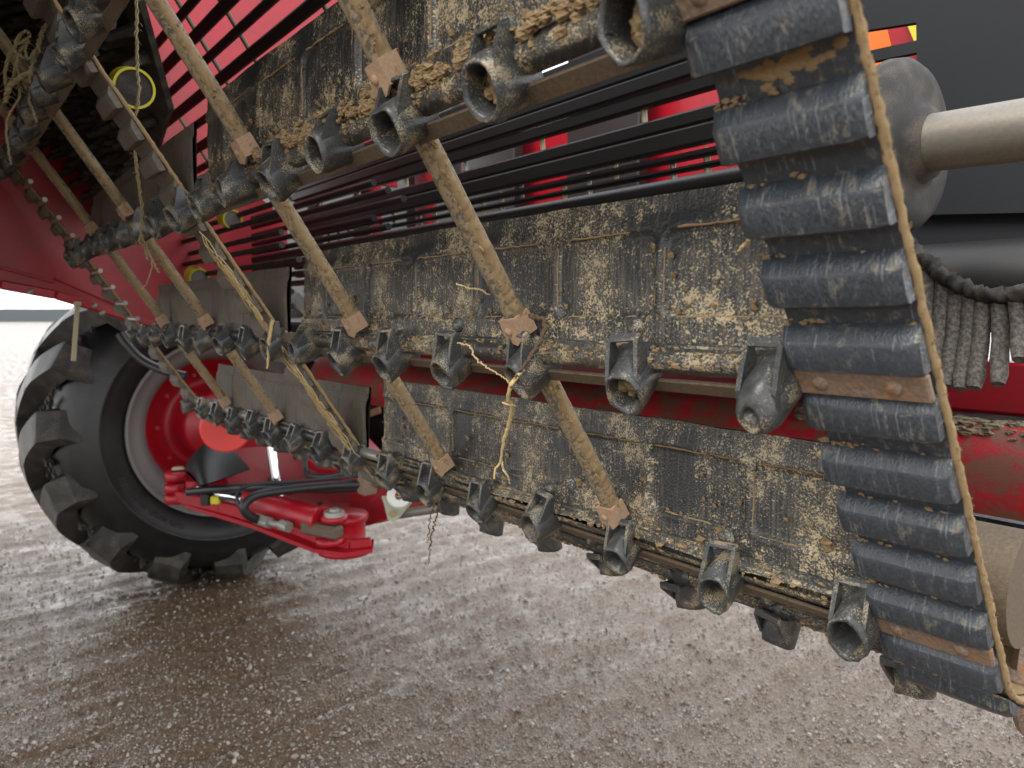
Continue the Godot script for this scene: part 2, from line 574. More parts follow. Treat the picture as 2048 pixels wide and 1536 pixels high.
func mud_beads(seed_: int, x_end: float) -> SurfaceTool:
	# dried mud left in the corners of the panel frames
	rng.seed = 500 + seed_
	var st := surf()
	var k := 0
	while -0.112 - 0.1295 * k + 0.06475 > x_end:
		var cx := -0.112 - 0.1295 * k + 0.06475
		for edge in 4:
			if rng.randf() < 0.06: continue
			var pts := []
			var n := 14
			var a0 := rng.randf_range(-0.04, 0.12)
			var a1 := rng.randf_range(0.8, 1.04)
			for i in n:
				var t := lerpf(a0, a1, i / float(n - 1)) * 2.0 - 1.0
				var p: Vector2
				match edge:
					0: p = Vector2(t * 0.052, 0.036)
					1: p = Vector2(t * 0.052, -0.036)
					2: p = Vector2(0.0605, t * 0.028)
					3: p = Vector2(-0.0605, t * 0.028)
				p += Vector2(rng.randf_range(-1, 1), rng.randf_range(-1, 1)) * 0.0007
				pts.append(Vector3(cx + p.x, 0.006, -0.004) + UPL * (p.y + 0.064) + FNL * (-0.0016))
			tube(st, pts, func(_i: int, _j: int) -> float: return rng.randf_range(0.0004, 0.0017), 5, false)
		k += 1
	return st

func flakes(seed_: int, count: int, x_end: float) -> SurfaceTool:
	rng.seed = 900 + seed_
	var st := surf()
	for i in count:
		var x := rng.randf_range(x_end, 0.0)
		var r := rng.randf_range(0.0006, 0.0022)
		if rng.randf() < 0.06: r *= 2.4
		if rng.randf() < 0.55:
			var s := absf(rng.randfn(0.0, 0.03)) + 0.004
			if s < 0.12: clod(st, Vector3(x, 0.006, -0.004) + UPL * s - FNL * 0.001, Vector3(r * 1.3, r * 1.5, r * 0.7), 0.4, 3, 5)
		else:
			var a := rng.randf_range(0.2, 1.6)
			clod(st, Vector3(x, sin(a) * 0.0122, cos(a) * 0.0122), Vector3(r * 1.6, r, r * 0.8), 0.4, 3, 5)
	return st

func finger_mesh(seed_: int, closed: bool) -> ArrayMesh:
	# open rubber cup under the bar, hung from two ribs that cross the bar
	var st := surf()
	var sides := 18
	var rx := 0.0172
	var ry := 0.0205
	var cy := -0.006
	# outline along z: outside from the back to the mouth, over the lip and down inside
	var prof := [[1.02, -0.052], [1.06, -0.03], [1.03, -0.008], [0.98, -0.001], [0.88, 0.0], [0.78, -0.004], [0.74, -0.02], [0.66, -0.034], [0.0, -0.036]]
	if closed:
		prof = [[1.02, -0.05], [1.05, -0.03], [1.0, -0.012], [0.86, 0.0], [0.55, 0.007], [0.42, 0.008], [0.40, 0.006], [0.28, 0.0055], [0.0, 0.004]]
	var rings := []
	for p in prof:
		var ring := []
		for j in sides:
			var an := TAU * j / sides
			var k := 1.0 + nz.get_noise_3d(cos(an) * 25.0 + seed_ * 31.0, sin(an) * 25.0, p[1] * 900.0) * 0.16
			var low := maxf(-sin(an), 0.0)
			var y: float = sin(an) * ry * p[0] * k
			var z: float = p[1] - sin(an) * 0.005 * smoothstep(-0.04, 0.0, p[1]) - low * 0.004 * smoothstep(-0.02, 0.0, p[1])
			ring.append(Vector3(cos(an) * rx * p[0] * k, cy + y, z + 0.043))
		rings.append(ring)
	st.set_smooth_group(1)
	for i in rings.size() - 1:
		for j in sides:
			var k := (j + 1) % sides
			quad(st, rings[i][j], rings[i + 1][j], rings[i + 1][k], rings[i][k])
	# ribs
	for sx in [-1.0, 1.0]:
		var pts := [Vector3(sx * 0.0135, 0.026, 0.002), Vector3(sx * 0.0135, 0.027, 0.009), Vector3(sx * 0.0138, 0.018, 0.020), Vector3(sx * 0.0142, 0.006, 0.034), Vector3(sx * 0.0145, -0.006, 0.039), Vector3(sx * 0.0145, -0.010, 0.012)]
		plate(st, pts.map(func(v: Vector3) -> Vector3: return v - Vector3(0.002, 0, 0)), Vector3(0.004, 0, 0))
	# cap that joins the ribs over the bar
	rbox(st, Vector3(0, 0.0262, 0.0045), Vector3(0.030, 0.0045, 0.009), 0.0018)
	# saddle round the bar
	tube(st, [Vector3(-0.0165, 0, 0), Vector3(-0.006, 0, 0), Vector3(0.006, 0, 0), Vector3(0.0165, 0, 0)], [0.0132, 0.0138, 0.0138, 0.0132], 14)
	return done(st)

var fingers := []
var finger_end: ArrayMesh
var boss_mesh: ArrayMesh

func make_flight(u: float, k: int, at := Transform3D.IDENTITY) -> Node3D:
	var fl := node("flight", web, at if at != Transform3D.IDENTITY else Transform3D(Basis.IDENTITY, Vector3(0, u, -0.045)))
	var st := surf()
	# moulded black sleeve over the bar on the near half, bare steel beyond
	var pts := []
	for i in 36: pts.append(Vector3(0.014 - i * 0.0245, nz.get_noise_2d(i * 9.0, k) * 0.0006, 0))
	tube(st, pts, func(i: int, j: int) -> float: return 0.0116 + nz.get_noise_2d(i * 21.0 + k * 50, j * 17.0) * 0.0007, 14)
	obj("bar_sleeve", st, M.sleeve, fl)
	st = surf()
	tube(st, [Vector3(-0.84, 0, 0), Vector3(-1.2, 0, 0), Vector3(-1.6, 0, 0), Vector3(-2.03, 0, 0)], 0.0098, 12)
	obj("bar", st, M.steel if k == -1 else M.brown_steel, fl)
	st = surf()
	pts = []
	for i in 8: pts.append(Vector3(-0.93 - i * 0.07, 0, 0))
	tube(st, pts, 0.0108, 12)
	obj("bar_sleeve", st, M.hose, fl)
	# flat steel strip under the bar, between the cups
	st = surf()
	for i in 26:
		var a := Vector3(0.0 - i * 0.0685, -0.0225 + nz.get_noise_2d(i * 13.0, k * 7.0) * 0.0008, 0.006)
		var b := Vector3(0.0 - (i + 1) * 0.0685, -0.0225 + nz.get_noise_2d((i + 1) * 13.0, k * 7.0) * 0.0008, 0.006)
		bar(st, a, b, 0.004, 0.015, 0.0008, Vector3(0, 1, 0.25))
	obj("steel_strip", st, M.brown_steel, fl)
	var near := obj("flap", flap_sheet(0.014, -0.845, 0.13, true, k + 10, Vector2(k * 0.37 + 0.1, k * 0.05)), M.flap, fl)
	near.set_meta("label", "black flap with moulded panels and mud spatter")
	var far := obj("flap", flap_sheet(-0.905, -1.78, 0.112, false, k + 30, Vector2(k * 0.29, k * 0.05)), M.flap_dusty, fl)
	far.set_meta("label", "dust-brown flap with upright grooves")
	# lower edge of the flaps folded onto the bar
	st = surf()
	for seg in [[0.012, -0.845], [-0.905, -1.78]]:
		bar(st, Vector3(seg[0], 0.0095, -0.003), Vector3(seg[1], 0.0095, -0.003), 0.006, 0.008, 0.0015, UPL)
	obj("flap_hem", st, M.sleeve, fl)
	obj("mud_bead", mud_beads(k + 20, -0.8), M.mud, fl).set_meta("kind", "stuff")
	obj("mud_flakes", flakes(k + 20, 520, -0.85), M.mud, fl).set_meta("kind", "stuff")
	if k == 1:
		rng.seed = 77
		var heap := surf()
		for i in 420:
			var hx := rng.randf_range(-0.62, -0.02)
			var big := rng.randf_range(0.0015, 0.0048) * (0.6 + 0.6 * absf(nz.get_noise_1d(hx * 160.0)) * 2.0)
			clod(heap, Vector3(hx, 0.012, 0.002) + UPL * absf(rng.randfn(0.0, 0.007)) + FNL * rng.randf_range(0.0, 0.006), Vector3(big * 1.8, big, big), 0.35, 4, 6)
		obj("mud_heap", heap, M.mud, fl).set_meta("kind", "stuff")
	for i in 16:
		var x := -FING * i + 0.002
		if i > 0 and i < 15 and i % 7 == 6 and k == 0: pass
		var o := obj("finger", finger_end if i == 0 and k == 0 else fingers[(i * 3 + k + 8) % fingers.size()], M.cup, fl)
		o.position = Vector3(x, 0, 0)
		o.rotation = Vector3(rng.randf_range(-0.22, 0.16), rng.randf_range(-0.16, 0.16), rng.randf_range(-0.08, 0.08))
		o.scale = Vector3(rng.randf_range(0.92, 1.08), rng.randf_range(0.94, 1.1), rng.randf_range(0.92, 1.06))
		if rng.randf() < 0.45 and not (i == 0 and k == 0):
			var plug := surf()
			for q in 7: clod(plug, Vector3(rng.randfn(0.0, 0.004), -0.010 + rng.randfn(0.0, 0.004), 0.024 + rng.randfn(0.0, 0.003)), Vector3(0.006, 0.006, 0.005) * rng.randf_range(0.6, 1.2), 0.3, 4, 6)
			var po := obj("mud_plug", plug, M.mud, o)
			po.set_meta("kind", "stuff")
		if i % 2 == 1 and i < 7:
			var b := obj("bolt", boss_mesh, M.cup, fl)
			b.position = Vector3(x - 0.004, 0.006, -0.004) + UPL * 0.019
	# clips to the three belts
	for bx in [0.0585, -0.967, -2.01]:
		st = surf()
		rbox(st, Vector3(bx + 0.001, -0.004, 0.0085), Vector3(0.088, 0.021, 0.006), 0.0015)
		rbox(st, Vector3(bx + 0.001, -0.004, -0.006), Vector3(0.086, 0.019, 0.006), 0.0015)
		lathe(st, [Vector2(0.0, 0.0022), Vector2(0.004, 0.002), Vector2(0.006, 0.0)], Transform3D(Basis.IDENTITY, Vector3(bx + 0.024, -0.004, 0.0115)), 12)
		lathe(st, [Vector2(0.0, 0.0022), Vector2(0.004, 0.002), Vector2(0.006, 0.0)], Transform3D(Basis.IDENTITY, Vector3(bx - 0.024, -0.004, 0.0115)), 12)
		obj("belt_clip", st, M.rust, fl)
	return fl

# the path of the belts: straight up the slope, round the lower roller and back
var ROLL_U := -0.275
var ROLL_R := 0.09
var TOP_U := 1.05
func belt_at(t: float, lift := 0.0) -> Transform3D:
	# t runs down from TOP_U
	var u := TOP_U - t
	if u >= ROLL_U:
		return Transform3D(Basis.IDENTITY, Vector3(0, u, -0.045 + lift))
	var a := (ROLL_U - u) / ROLL_R
	if a < PI:
		var b := Basis(Vector3.RIGHT, a)
		return Transform3D(b, Vector3(0, ROLL_U - sin(a) * (ROLL_R + lift), -0.045 - ROLL_R + cos(a) * (ROLL_R + lift)))
	var rest := (a - PI) * ROLL_R
	return Transform3D(Basis(Vector3.RIGHT, PI), Vector3(0, ROLL_U + rest, -0.045 - 2.0 * ROLL_R - lift))

func tooth_mesh(seed_: int, wide: float) -> ArrayMesh:
	# moulded cog across the belt, worn round on its upper edge
	var st := surf()
	var prof := [Vector2(0.0180, 0.0), Vector2(0.0165, 0.0035), Vector2(0.0098, 0.0108), Vector2(0.0075, 0.0125), Vector2(-0.0085, 0.0140), Vector2(-0.0115, 0.0138), Vector2(-0.0132, 0.0120), Vector2(-0.0148, 0.0025), Vector2(-0.0156, 0.0)]
	var n := 16
	var rows := []
	for i in n + 1:
		var x := lerpf(-wide * 0.5, wide * 0.5, i / float(n))
		var endk := 1.0 - 0.25 * (1.0 - smoothstep(0.0, 0.006, minf(x + wide * 0.5, wide * 0.5 - x)))
		var row := []
		for p in prof:
			var w := nz.get_noise_3d(x * 160.0, p.x * 900.0, seed_ * 13.0) * 0.0009
			var chip := maxf(0.0, nz.get_noise_3d(x * 420.0, p.x * 200.0, seed_ * 7.0) - 0.35) * 0.004
			row.append(Vector3(x + nz.get_noise_2d(p.x * 900.0, seed_) * (0.002 if (i == 0 or i == n) else 0.0), p.x + w, p.y * endk + w - chip * (1.0 if p.y > 0.006 else 0.0)))
		rows.append(row)
	for i in n:
		for j in prof.size() - 1:
			st.set_smooth_group(1 if j < 2 else (2 if j < 5 else 3))
			var o := Vector2(seed_ * 0.213, seed_ * 0.371)
			var u0 := Vector2(i / float(n) * 0.36, j * 0.022)
			var du := Vector2(0.36 / n, 0)
			var dv := Vector2(0, 0.022)
			quad_uv(st, rows[i][j], rows[i][j + 1], rows[i + 1][j + 1], rows[i + 1][j], o + u0, o + u0 + dv, o + u0 + du + dv, o + u0 + du)
	for e in [0, n]:
		st.set_smooth_group(-1)
		for j in range(1, prof.size() - 2):
			for v in [rows[e][0], rows[e][j], rows[e][j + 1]]:
				st.set_uv(Vector2(seed_ * 0.21 + v.y * 3.0, v.z * 3.0))
				st.add_vertex(v)
	return done(st)

func make_belt(x: float, t0: float, t1: float, teeth: Array, seed_: int, pins := false) -> void:
	var wide := 0.0875
	var holder := Transform3D(Basis.IDENTITY, Vector3(x, 0, 0))
	var nu := 9
	var nv := int((t1 - t0) / 0.01)
	var pos := func(i: int, j: int) -> Vector3:
		var f := belt_at(t0 + (t1 - t0) * j / (nv - 1))
		var lx := lerpf(wide * 0.5, -wide * 0.5, i / float(nu - 1))
		if i == nu - 1: lx += 0.004 + nz.get_noise_2d(j * 8.0, seed_) * 0.004
		return Vector3(lx, 0, 0) + f.origin + f.basis.z * (0.002 + nz.get_noise_2d(j * 20.0, i * 30.0) * 0.0006)
	var uvf := func(i: int, j: int) -> Vector2:
		return Vector2(i / float(nu - 1) * 0.36, (t1 - t0) * j / (nv - 1) * 4.0)
	var strip := obj("drive_belt", sheet(nu, nv, pos, uvf), M.belt if seed_ == 0 else M.flap_dusty, web)
	strip.transform = holder
	# fabric plies behind
	var pos2 := func(i: int, j: int) -> Vector3:
		var f := belt_at(t0 + (t1 - t0) * j / (nv - 1))
		return Vector3(lerpf(wide * 0.49, -wide * 0.45, i / float(nu - 1)), 0, 0) + f.origin - f.basis.z * 0.005
	obj("fabric_ply", sheet(nu, nv, pos2, uvf), M.fibre, strip)
	for s in teeth:
		var f := belt_at(TOP_U - s)
		var o := obj("tooth", M.tooth[rng.randi() % M.tooth.size()], M.belt if seed_ == 0 else M.flap_dusty, strip)
		o.transform = Transform3D(f.basis, f.origin + f.basis.z * 0.002)
		if pins and s > 0.02 and s < 0.55:
			var st := surf()
			tube(st, [Vector3(0.03, 0.02, 0.004), Vector3(0.13, 0.02, 0.004)], 0.0062, 8)
			var p := obj("pin", st, M.steel, strip)
			p.transform = o.transform
	if seed_ == 0:
		rng.seed = 78
		var bits := surf()
		for i in 260:
			var s: float = teeth[rng.randi() % teeth.size()]
			var f := belt_at(TOP_U - s)
			var q := rng.randf_range(0.0005, 0.0016)
			var lx := -0.043 + absf(rng.randfn(0.0, 0.02)) if rng.randf() < 0.6 else rng.randf_range(-0.042, 0.042)
			clod(bits, f.origin + f.basis * Vector3(lx, 0.0185 + rng.randf_range(-0.002, 0.003), 0.003), Vector3(q * 2.2, q, q), 0.4, 3, 5)
		for i in 60:
			clod(bits, Vector3(0.004 + rng.randfn(0.0, 0.012), 0.222 + rng.randfn(0.0, 0.0028), -0.0428), Vector3(0.004, 0.0022, 0.0006), 0.3, 3, 6)
		obj("mud_bits", bits, M.mud, strip).set_meta("kind", "stuff")
	# frayed cord of fabric along the outer edge
	for sd in [1.0]:
		var pts := []
		rng.seed = 70 + seed_
		var m := int((t1 - t0) / 0.0045)
		for j in m + 1:
			var f := belt_at(t0 + (t1 - t0) * j / m)
			pts.append(Vector3(sd * (wide * 0.5 + 0.0004), 0, 0) + f.origin + f.basis.z * (-0.001) + Vector3(rng.randf_range(-1, 1), rng.randf_range(-1, 1), rng.randf_range(-1, 1)) * 0.0005)
		var st := surf()
		tube(st, pts, func(_i: int, _j: int) -> float: return 0.0031 + rng.randf_range(-0.0007, 0.0007), 7)
		if seed_ == 0:
			for j in 700:
				var f := belt_at(rng.randf_range(t0, t1))
				var p: Vector3 = Vector3(wide * 0.5 + 0.002, 0, 0) + f.origin
				var d := Vector3(rng.randf_range(-0.1, 1.0), rng.randf_range(-1, 1), rng.randf_range(-0.6, 0.6)).normalized() * rng.randf_range(0.0015, 0.004)
				tube(st, [p, p + d * 0.5 + Vector3(0, 0, 0.0008), p + d], 0.00022, 3, false)
		obj("frayed_edge", st, M.fibre, strip)

func make_rod(x: float, u_lo: float, u_hi: float, seed_: int) -> void:
	rng.seed = 1200 + seed_
	var st := surf()
	var n := 44
	var pts := []
	for i in n: pts.append(Vector3(x, lerpf(u_lo, u_hi, i / float(n - 1)), -0.0475))
	tube(st, pts, func(i: int, j: int) -> float: return 0.0108 + nz.get_noise_3d(i * 30.0, j * 40.0, seed_ * 11.0) * 0.0006, 12)
	var r := obj("connecting_rod", st, M.mudbar, web)
	# mud caked along the near side
	st = surf()
	var crust := func(i: int, j: int) -> float:
		var k := nz.get_noise_3d(i * 22.0, j * 60.0, seed_ * 17.0) + rng.randf_range(-0.35, 0.35)
		return 0.0062 + k * 0.0030
	var pts2 := []
	var m := 70
	for i in m: pts2.append(Vector3(x + 0.0068 + nz.get_noise_2d(i * 12.0, seed_) * 0.0015, lerpf(u_lo, u_hi, i / float(m - 1)), -0.0465))
	tube(st, pts2, crust, 9)
	for i in 46:
		var p := Vector3(x + 0.009 + rng.randf_range(-0.004, 0.005), lerpf(u_lo, u_hi, rng.randf()), -0.043 + rng.randf_range(-0.006, 0.005))
		var q := rng.randf_range(0.0008, 0.0026)
		clod(st, p, Vector3(q, q * 1.3, q), 0.4, 3, 5)
	obj("mud_crust", st, M.mud, r)
	# folded clip at the lower end, coated in dry clay
	st = surf()
	var y0 := u_lo - 0.010
	plate(st, [Vector3(x - 0.0125, y0 + 0.024, -0.035), Vector3(x - 0.0135, y0, -0.033), Vector3(x + 0.004, y0 - 0.003, -0.031), Vector3(x + 0.0125, y0 + 0.004, -0.033), Vector3(x + 0.0105, y0 + 0.012, -0.034), Vector3(x + 0.0125, y0 + 0.026, -0.035)], Vector3(0, 0, -0.003))
	plate(st, [Vector3(x + 0.0125, y0 + 0.004, -0.033), Vector3(x + 0.0125, y0 + 0.026, -0.035), Vector3(x + 0.0135, y0 + 0.026, -0.055), Vector3(x + 0.0135, y0 + 0.002, -0.055)], Vector3(-0.003, 0, 0))
	plate(st, [Vector3(x - 0.0125, y0 + 0.024, -0.035), Vector3(x - 0.0135, y0, -0.033), Vector3(x - 0.0145, y0 + 0.002, -0.055), Vector3(x - 0.0135, y0 + 0.024, -0.055)], Vector3(0.003, 0, 0))
	lathe(st, [Vector2(0.0, 0.003), Vector2(0.0035, 0.0026), Vector2(0.005, 0.0)], Transform3D(Basis.IDENTITY, Vector3(x - 0.003, y0 + 0.012, -0.0335)), 10)
	obj("bracket", st, M.clay, r)

func make_web() -> void:
	web = Node3D.new()
	web.name = "elevator_web"
	add_child(web)
	web.transform = Transform3D(Basis(-WX, UX, NX), ORIGIN)
	tag(web, "elevator web of mud-spattered black flaps and cups on cogged rubber belts", "conveyor")
	rng.seed = 5
	for i in 9: fingers.append(finger_mesh(i, false))
	finger_end = finger_mesh(9, true)
	var st := surf()
	lathe(st, [Vector2(0.0, 0.006), Vector2(0.006, 0.0055), Vector2(0.0085, 0.003), Vector2(0.0095, -0.002)], Transform3D(aim(FNL), Vector3.ZERO), 14)
	boss_mesh = done(st)
	M.tooth = []
	for i in 7: M.tooth.append(tooth_mesh(i, 0.0875))
	var teeth := []
	for k in range(-5, 5):
		for c in [0.041, 0.0915, 0.1415, 0.1915, 0.2445]:
			var u: float = c + k * PITCH
			if u < TOP_U - 0.02 and u > -0.56: teeth.append(u)
	make_belt(0.0595, 0.5, 1.53, teeth.filter(func(u: float) -> bool: return u < 0.55), 0)
	make_belt(-0.967, 0.05, 1.6, teeth, 1)
	make_belt(-2.01, 0.05, 1.6, teeth, 2, true)
	for k in [-1, 0, 1, 2, 3]:
		make_flight(0.020 + PITCH * k, k)
	var f := belt_at(TOP_U - (0.020 - PITCH - 0.134))
	make_flight(0.0, -2, f)
	var n := 0
	for x in [-0.2755, -0.6232, -1.301, -1.66]:
		for k in [-1, 0, 1, 2]:
			n += 1
			make_rod(x + rng.randf_range(-0.003, 0.003), 0.050 + PITCH * k, 0.012 + PITCH * (k + 1), n)

# ---------------------------------------------------------------- setting
func ground_height(x: float, z: float) -> float:
	var p := Vector3(x, 0, z)
	var w := p.dot(WX)
	var hh := p.dot(HX)
	var d := p.length()
	var y := nz.get_noise_2d(w * 9.0, hh * 9.0) * 0.03
	y += nz.get_noise_2d(w * 130.0, hh * 14.0 + 40.0) * 0.013 * (1.0 - smoothstep(4.0, 9.0, d))
	y += nz.get_noise_2d(w * 60.0 + 90.0, hh * 55.0) * 0.006 * (1.0 - 0.7 * smoothstep(5.0, 12.0, d))
	if d < 14.0:
		y += nz.get_noise_2d(w * 420.0, hh * 300.0) * 0.006 * (1.0 - smoothstep(6.0, 14.0, d))
	# settle under the wheel
	return y - 0.012

func axis_steps(lo: float, hi: float, dense: float, fine: float) -> Array:
	var out := []
	var v := 0.0
	while v < hi:
		out.append(v)
		v += fine if v < dense else fine + (v - dense) * 0.055
	out.append(hi)
	var neg := []
	v = 0.0
	while v > lo:
		v -= fine if -v < dense else fine + (-v - dense) * 0.055
		neg.append(maxf(v, lo))
	neg.reverse()
	return neg + out

func make_ground() -> void:
	var xs := axis_steps(-260.0, 260.0, 3.6, 0.028)
	var zs := axis_steps(-320.0, 60.0, 5.2, 0.028)
	zs = zs.filter(func(v: float) -> bool: return v < 1.0 or int(v * 100) % 7 == 0)
	var pos := func(i: int, j: int) -> Vector3:
		return Vector3(xs[i], ground_height(xs[i], zs[j]), zs[j])
	var uvf := func(i: int, j: int) -> Vector2: return Vector2(xs[i], zs[j])
	var g := obj("ground", sheet(xs.size(), zs.size(), pos, uvf), M.ground)
	g.set_meta("kind", "structure")
	# loose stones
	rng.seed = 31
	var st := surf()
	clod(st, Vector3.ZERO, Vector3(1, 0.6, 0.8), 0.2, 4, 6)
	var mm := MultiMesh.new()
	mm.transform_format = MultiMesh.TRANSFORM_3D
	mm.use_colors = true
	mm.mesh = done(st)
	var spots := []
	while spots.size() < 26000:
		var px := rng.randf_range(-100, 2100)
		var py := rng.randf_range(1040, 1600)
		var r := ray(px, py)
		var p := CAM + r * (-CAM.y / r.y)
		p.y = ground_height(p.x, p.z)
		spots.append(p)
	mm.instance_count = spots.size()
	for i in spots.size():
		var s := rng.randf_range(0.0018, 0.0042) * (1.0 + pow(rng.randf(), 14.0) * 1.8)
		var b := Basis(Vector3(rng.randf(), rng.randf(), rng.randf() + 0.1).normalized(), rng.randf() * TAU).scaled(Vector3.ONE * s)
		mm.set_instance_transform(i, Transform3D(b, spots[i] + Vector3(0, s * 0.15, 0)))
		var c := rng.randf_range(0.12, 0.40)
		mm.set_instance_color(i, Color(c * 1.05, c * 0.95, c * 0.84))
	var mi := MultiMeshInstance3D.new()
	mi.name = numbered("gravel")
	mi.multimesh = mm
	var sm := std(Color.WHITE, 0.45)
	sm.vertex_color_use_as_albedo = true
	mi.material_override = sm
	add_child(mi)
	mi.set_meta("kind", "stuff")
	tag(mi, "small wet stones strewn over the muddy yard", "gravel")
	# low rise on the horizon
	var hs := surf()
	var row := []
	for i in 61:
		var a := -1.6 + i * 0.03
		var d := 230.0
		row.append([Vector3(sin(a) * d, -1.0, -cos(a) * d), Vector3(sin(a) * d, 3.2 + nz.get_noise_1d(i * 12.0) * 2.5, -cos(a) * d)])
	for i in 60:
		quad(hs, row[i][0], row[i][1], row[i + 1][1], row[i + 1][0])
	var hill := obj("hills", hs, M.hill)
	hill.set_meta("kind", "structure")

# ---------------------------------------------------------------- rear wheel
func make_wheel() -> void:
	var c := mac(3.30, 1.0, 0.715)
	# z of the wheel points away from the camera along the axle
	var b := Basis(HX, Vector3.UP, WX * -1.0)
	b = Basis(HX, Vector3.UP, HX.cross(Vector3.UP))
	var wh := thing("harvester_wheel", "large muddy lugged tyre on a grey rim with red centre", "wheel", c)
	wh.basis = b
	# here local z points towards the camera side (out of the inner sidewall)
	var st := surf()
	var prof := [Vector2(0.372, 0.02), Vector2(0.392, 0.045), Vector2(0.425, 0.066), Vector2(0.465, 0.080), Vector2(0.488, 0.084), Vector2(0.493, 0.088), Vector2(0.499, 0.084), Vector2(0.545, 0.080), Vector2(0.59, 0.058), Vector2(0.622, 0.020), Vector2(0.648, -0.04), Vector2(0.66, -0.14), Vector2(0.664, -0.23), Vector2(0.66, -0.32), Vector2(0.642, -0.43), Vector2(0.59, -0.53), Vector2(0.42, -0.54), Vector2(0.37, -0.5)]
	lathe(st, prof, Transform3D.IDENTITY, 96)
	var tyre := obj("tyre", st, M.tyre, wh)
	# worn moulded lettering and ribs on the sidewall, too rubbed to read
	st = surf()
	rng.seed = 44
	for i in 26:
		var a := PI * 1.12 + i * 0.030
		if i in [5, 6, 13, 20]: continue
		var e := Vector3(cos(a), sin(a), 0)
		var t := Vector3(-sin(a), cos(a), 0)
		rbox(st, e * 0.455 + Vector3(0, 0, 0.0775), Vector3(rng.randf_range(0.008, 0.012), rng.randf_range(0.026, 0.034), 0.004), 0.001, Basis(t, e, t.cross(e)))
		if rng.randf() < 0.6:
			rbox(st, e * (0.455 + rng.randf_range(-0.012, 0.012)) + t * 0.008 + Vector3(0, 0, 0.0775), Vector3(0.012, 0.006, 0.004), 0.001, Basis(t, e, t.cross(e)))
	obj("sidewall_lettering", st, M.tyre, tyre)
	# lugs: curved bars from the shoulder to past the middle, left and right in turn
	var count := 15
	for side in 2:
		var ls := surf()
		var steps := 11
		var secs := []
		for k in steps:
			var t := k / float(steps - 1)
			var z := lerpf(0.06, -0.30, t)
			var an := pow(t, 1.25) * 0.42
			var rbase := lerpf(0.630, 0.656, minf(1.0, t * 2.2))
			var rtop := lerpf(0.688, 0.738, minf(1.0, t * 2.2))
			if k == 0:
				rbase = 0.555
				rtop = 0.625
			var half := lerpf(0.060, 0.046, t)
			if side == 1: z = -0.46 - z
			var sg := 1.0
			var sec := []
			for q in [[-half * 1.35, rbase], [-half, rtop], [half * 0.85, rtop], [half * 1.25, rbase]]:
				var aa: float = (an + q[0] / 0.66) * sg
				sec.append(Vector3(cos(aa) * q[1], sin(aa) * q[1], z + q[0] * 0.35))
			secs.append(sec)
		for k in steps - 1:
			for q in 3:
				ls.set_smooth_group(q + 1)
				quad(ls, secs[k][q], secs[k][q + 1], secs[k + 1][q + 1], secs[k + 1][q])
		for e in [0, steps - 1]:
			ls.set_smooth_group(-1)
			quad(ls, secs[e][0], secs[e][1], secs[e][2], secs[e][3])
		var lug := done(ls)
		for i in count:
			var o := obj("lug", lug, M.tyre_mud, wh)
			o.rotation.z = TAU * (i + (0.5 if side == 1 else 0.0)) / count + 0.1
	# mud packed between the lugs
	st = surf()
	rng.seed = 45
	for i in 700:
		var a := rng.randf_range(PI * 0.55, PI * 1.45)
		var q := rng.randf_range(0.004, 0.014)
		var z := rng.randf_range(-0.45, 0.0)
		var r := rng.randf_range(0.650, 0.666)
		clod(st, Vector3(cos(a) * r, sin(a) * r, z), Vector3(q, q * 1.4, q), 0.4, 3, 5)
	var tm := obj("tread_mud", st, M.tyre_mud, wh)
	tm.set_meta("kind", "stuff")
	# rim
	st = surf()
	lathe(st, [Vector2(0.382, 0.020), Vector2(0.398, 0.052), Vector2(0.394, 0.062), Vector2(0.386, 0.062), Vector2(0.380, 0.052), Vector2(0.360, 0.034), Vector2(0.345, 0.030), Vector2(0.325, 0.018), Vector2(0.306, -0.012), Vector2(0.298, -0.05), Vector2(0.296, -0.36)], Transform3D.IDENTITY, 72)
	obj("rim", st, M.rim, wh)
	st = surf()
	lathe(st, [Vector2(0.300, -0.06), Vector2(0.285, -0.07), Vector2(0.26, -0.10), Vector2(0.21, -0.15), Vector2(0.18, -0.15), Vector2(0.16, -0.10), Vector2(0.155, -0.03), Vector2(0.14, -0.01), Vector2(0.0, -0.005)], Transform3D.IDENTITY, 56)
	var disc := obj("wheel_disc", st, M.red, wh)
	for i in 10:
		st = surf()
		var a := TAU * i / 10.0
		lathe(st, [Vector2(0.0, 0.02), Vector2(0.010, 0.02), Vector2(0.012, 0.016), Vector2(0.013, 0.0)], Transform3D(Basis.IDENTITY, Vector3(cos(a) * 0.235, sin(a) * 0.235, -0.135)), 6, false)
		obj("wheel_nut", st, M.red, disc)

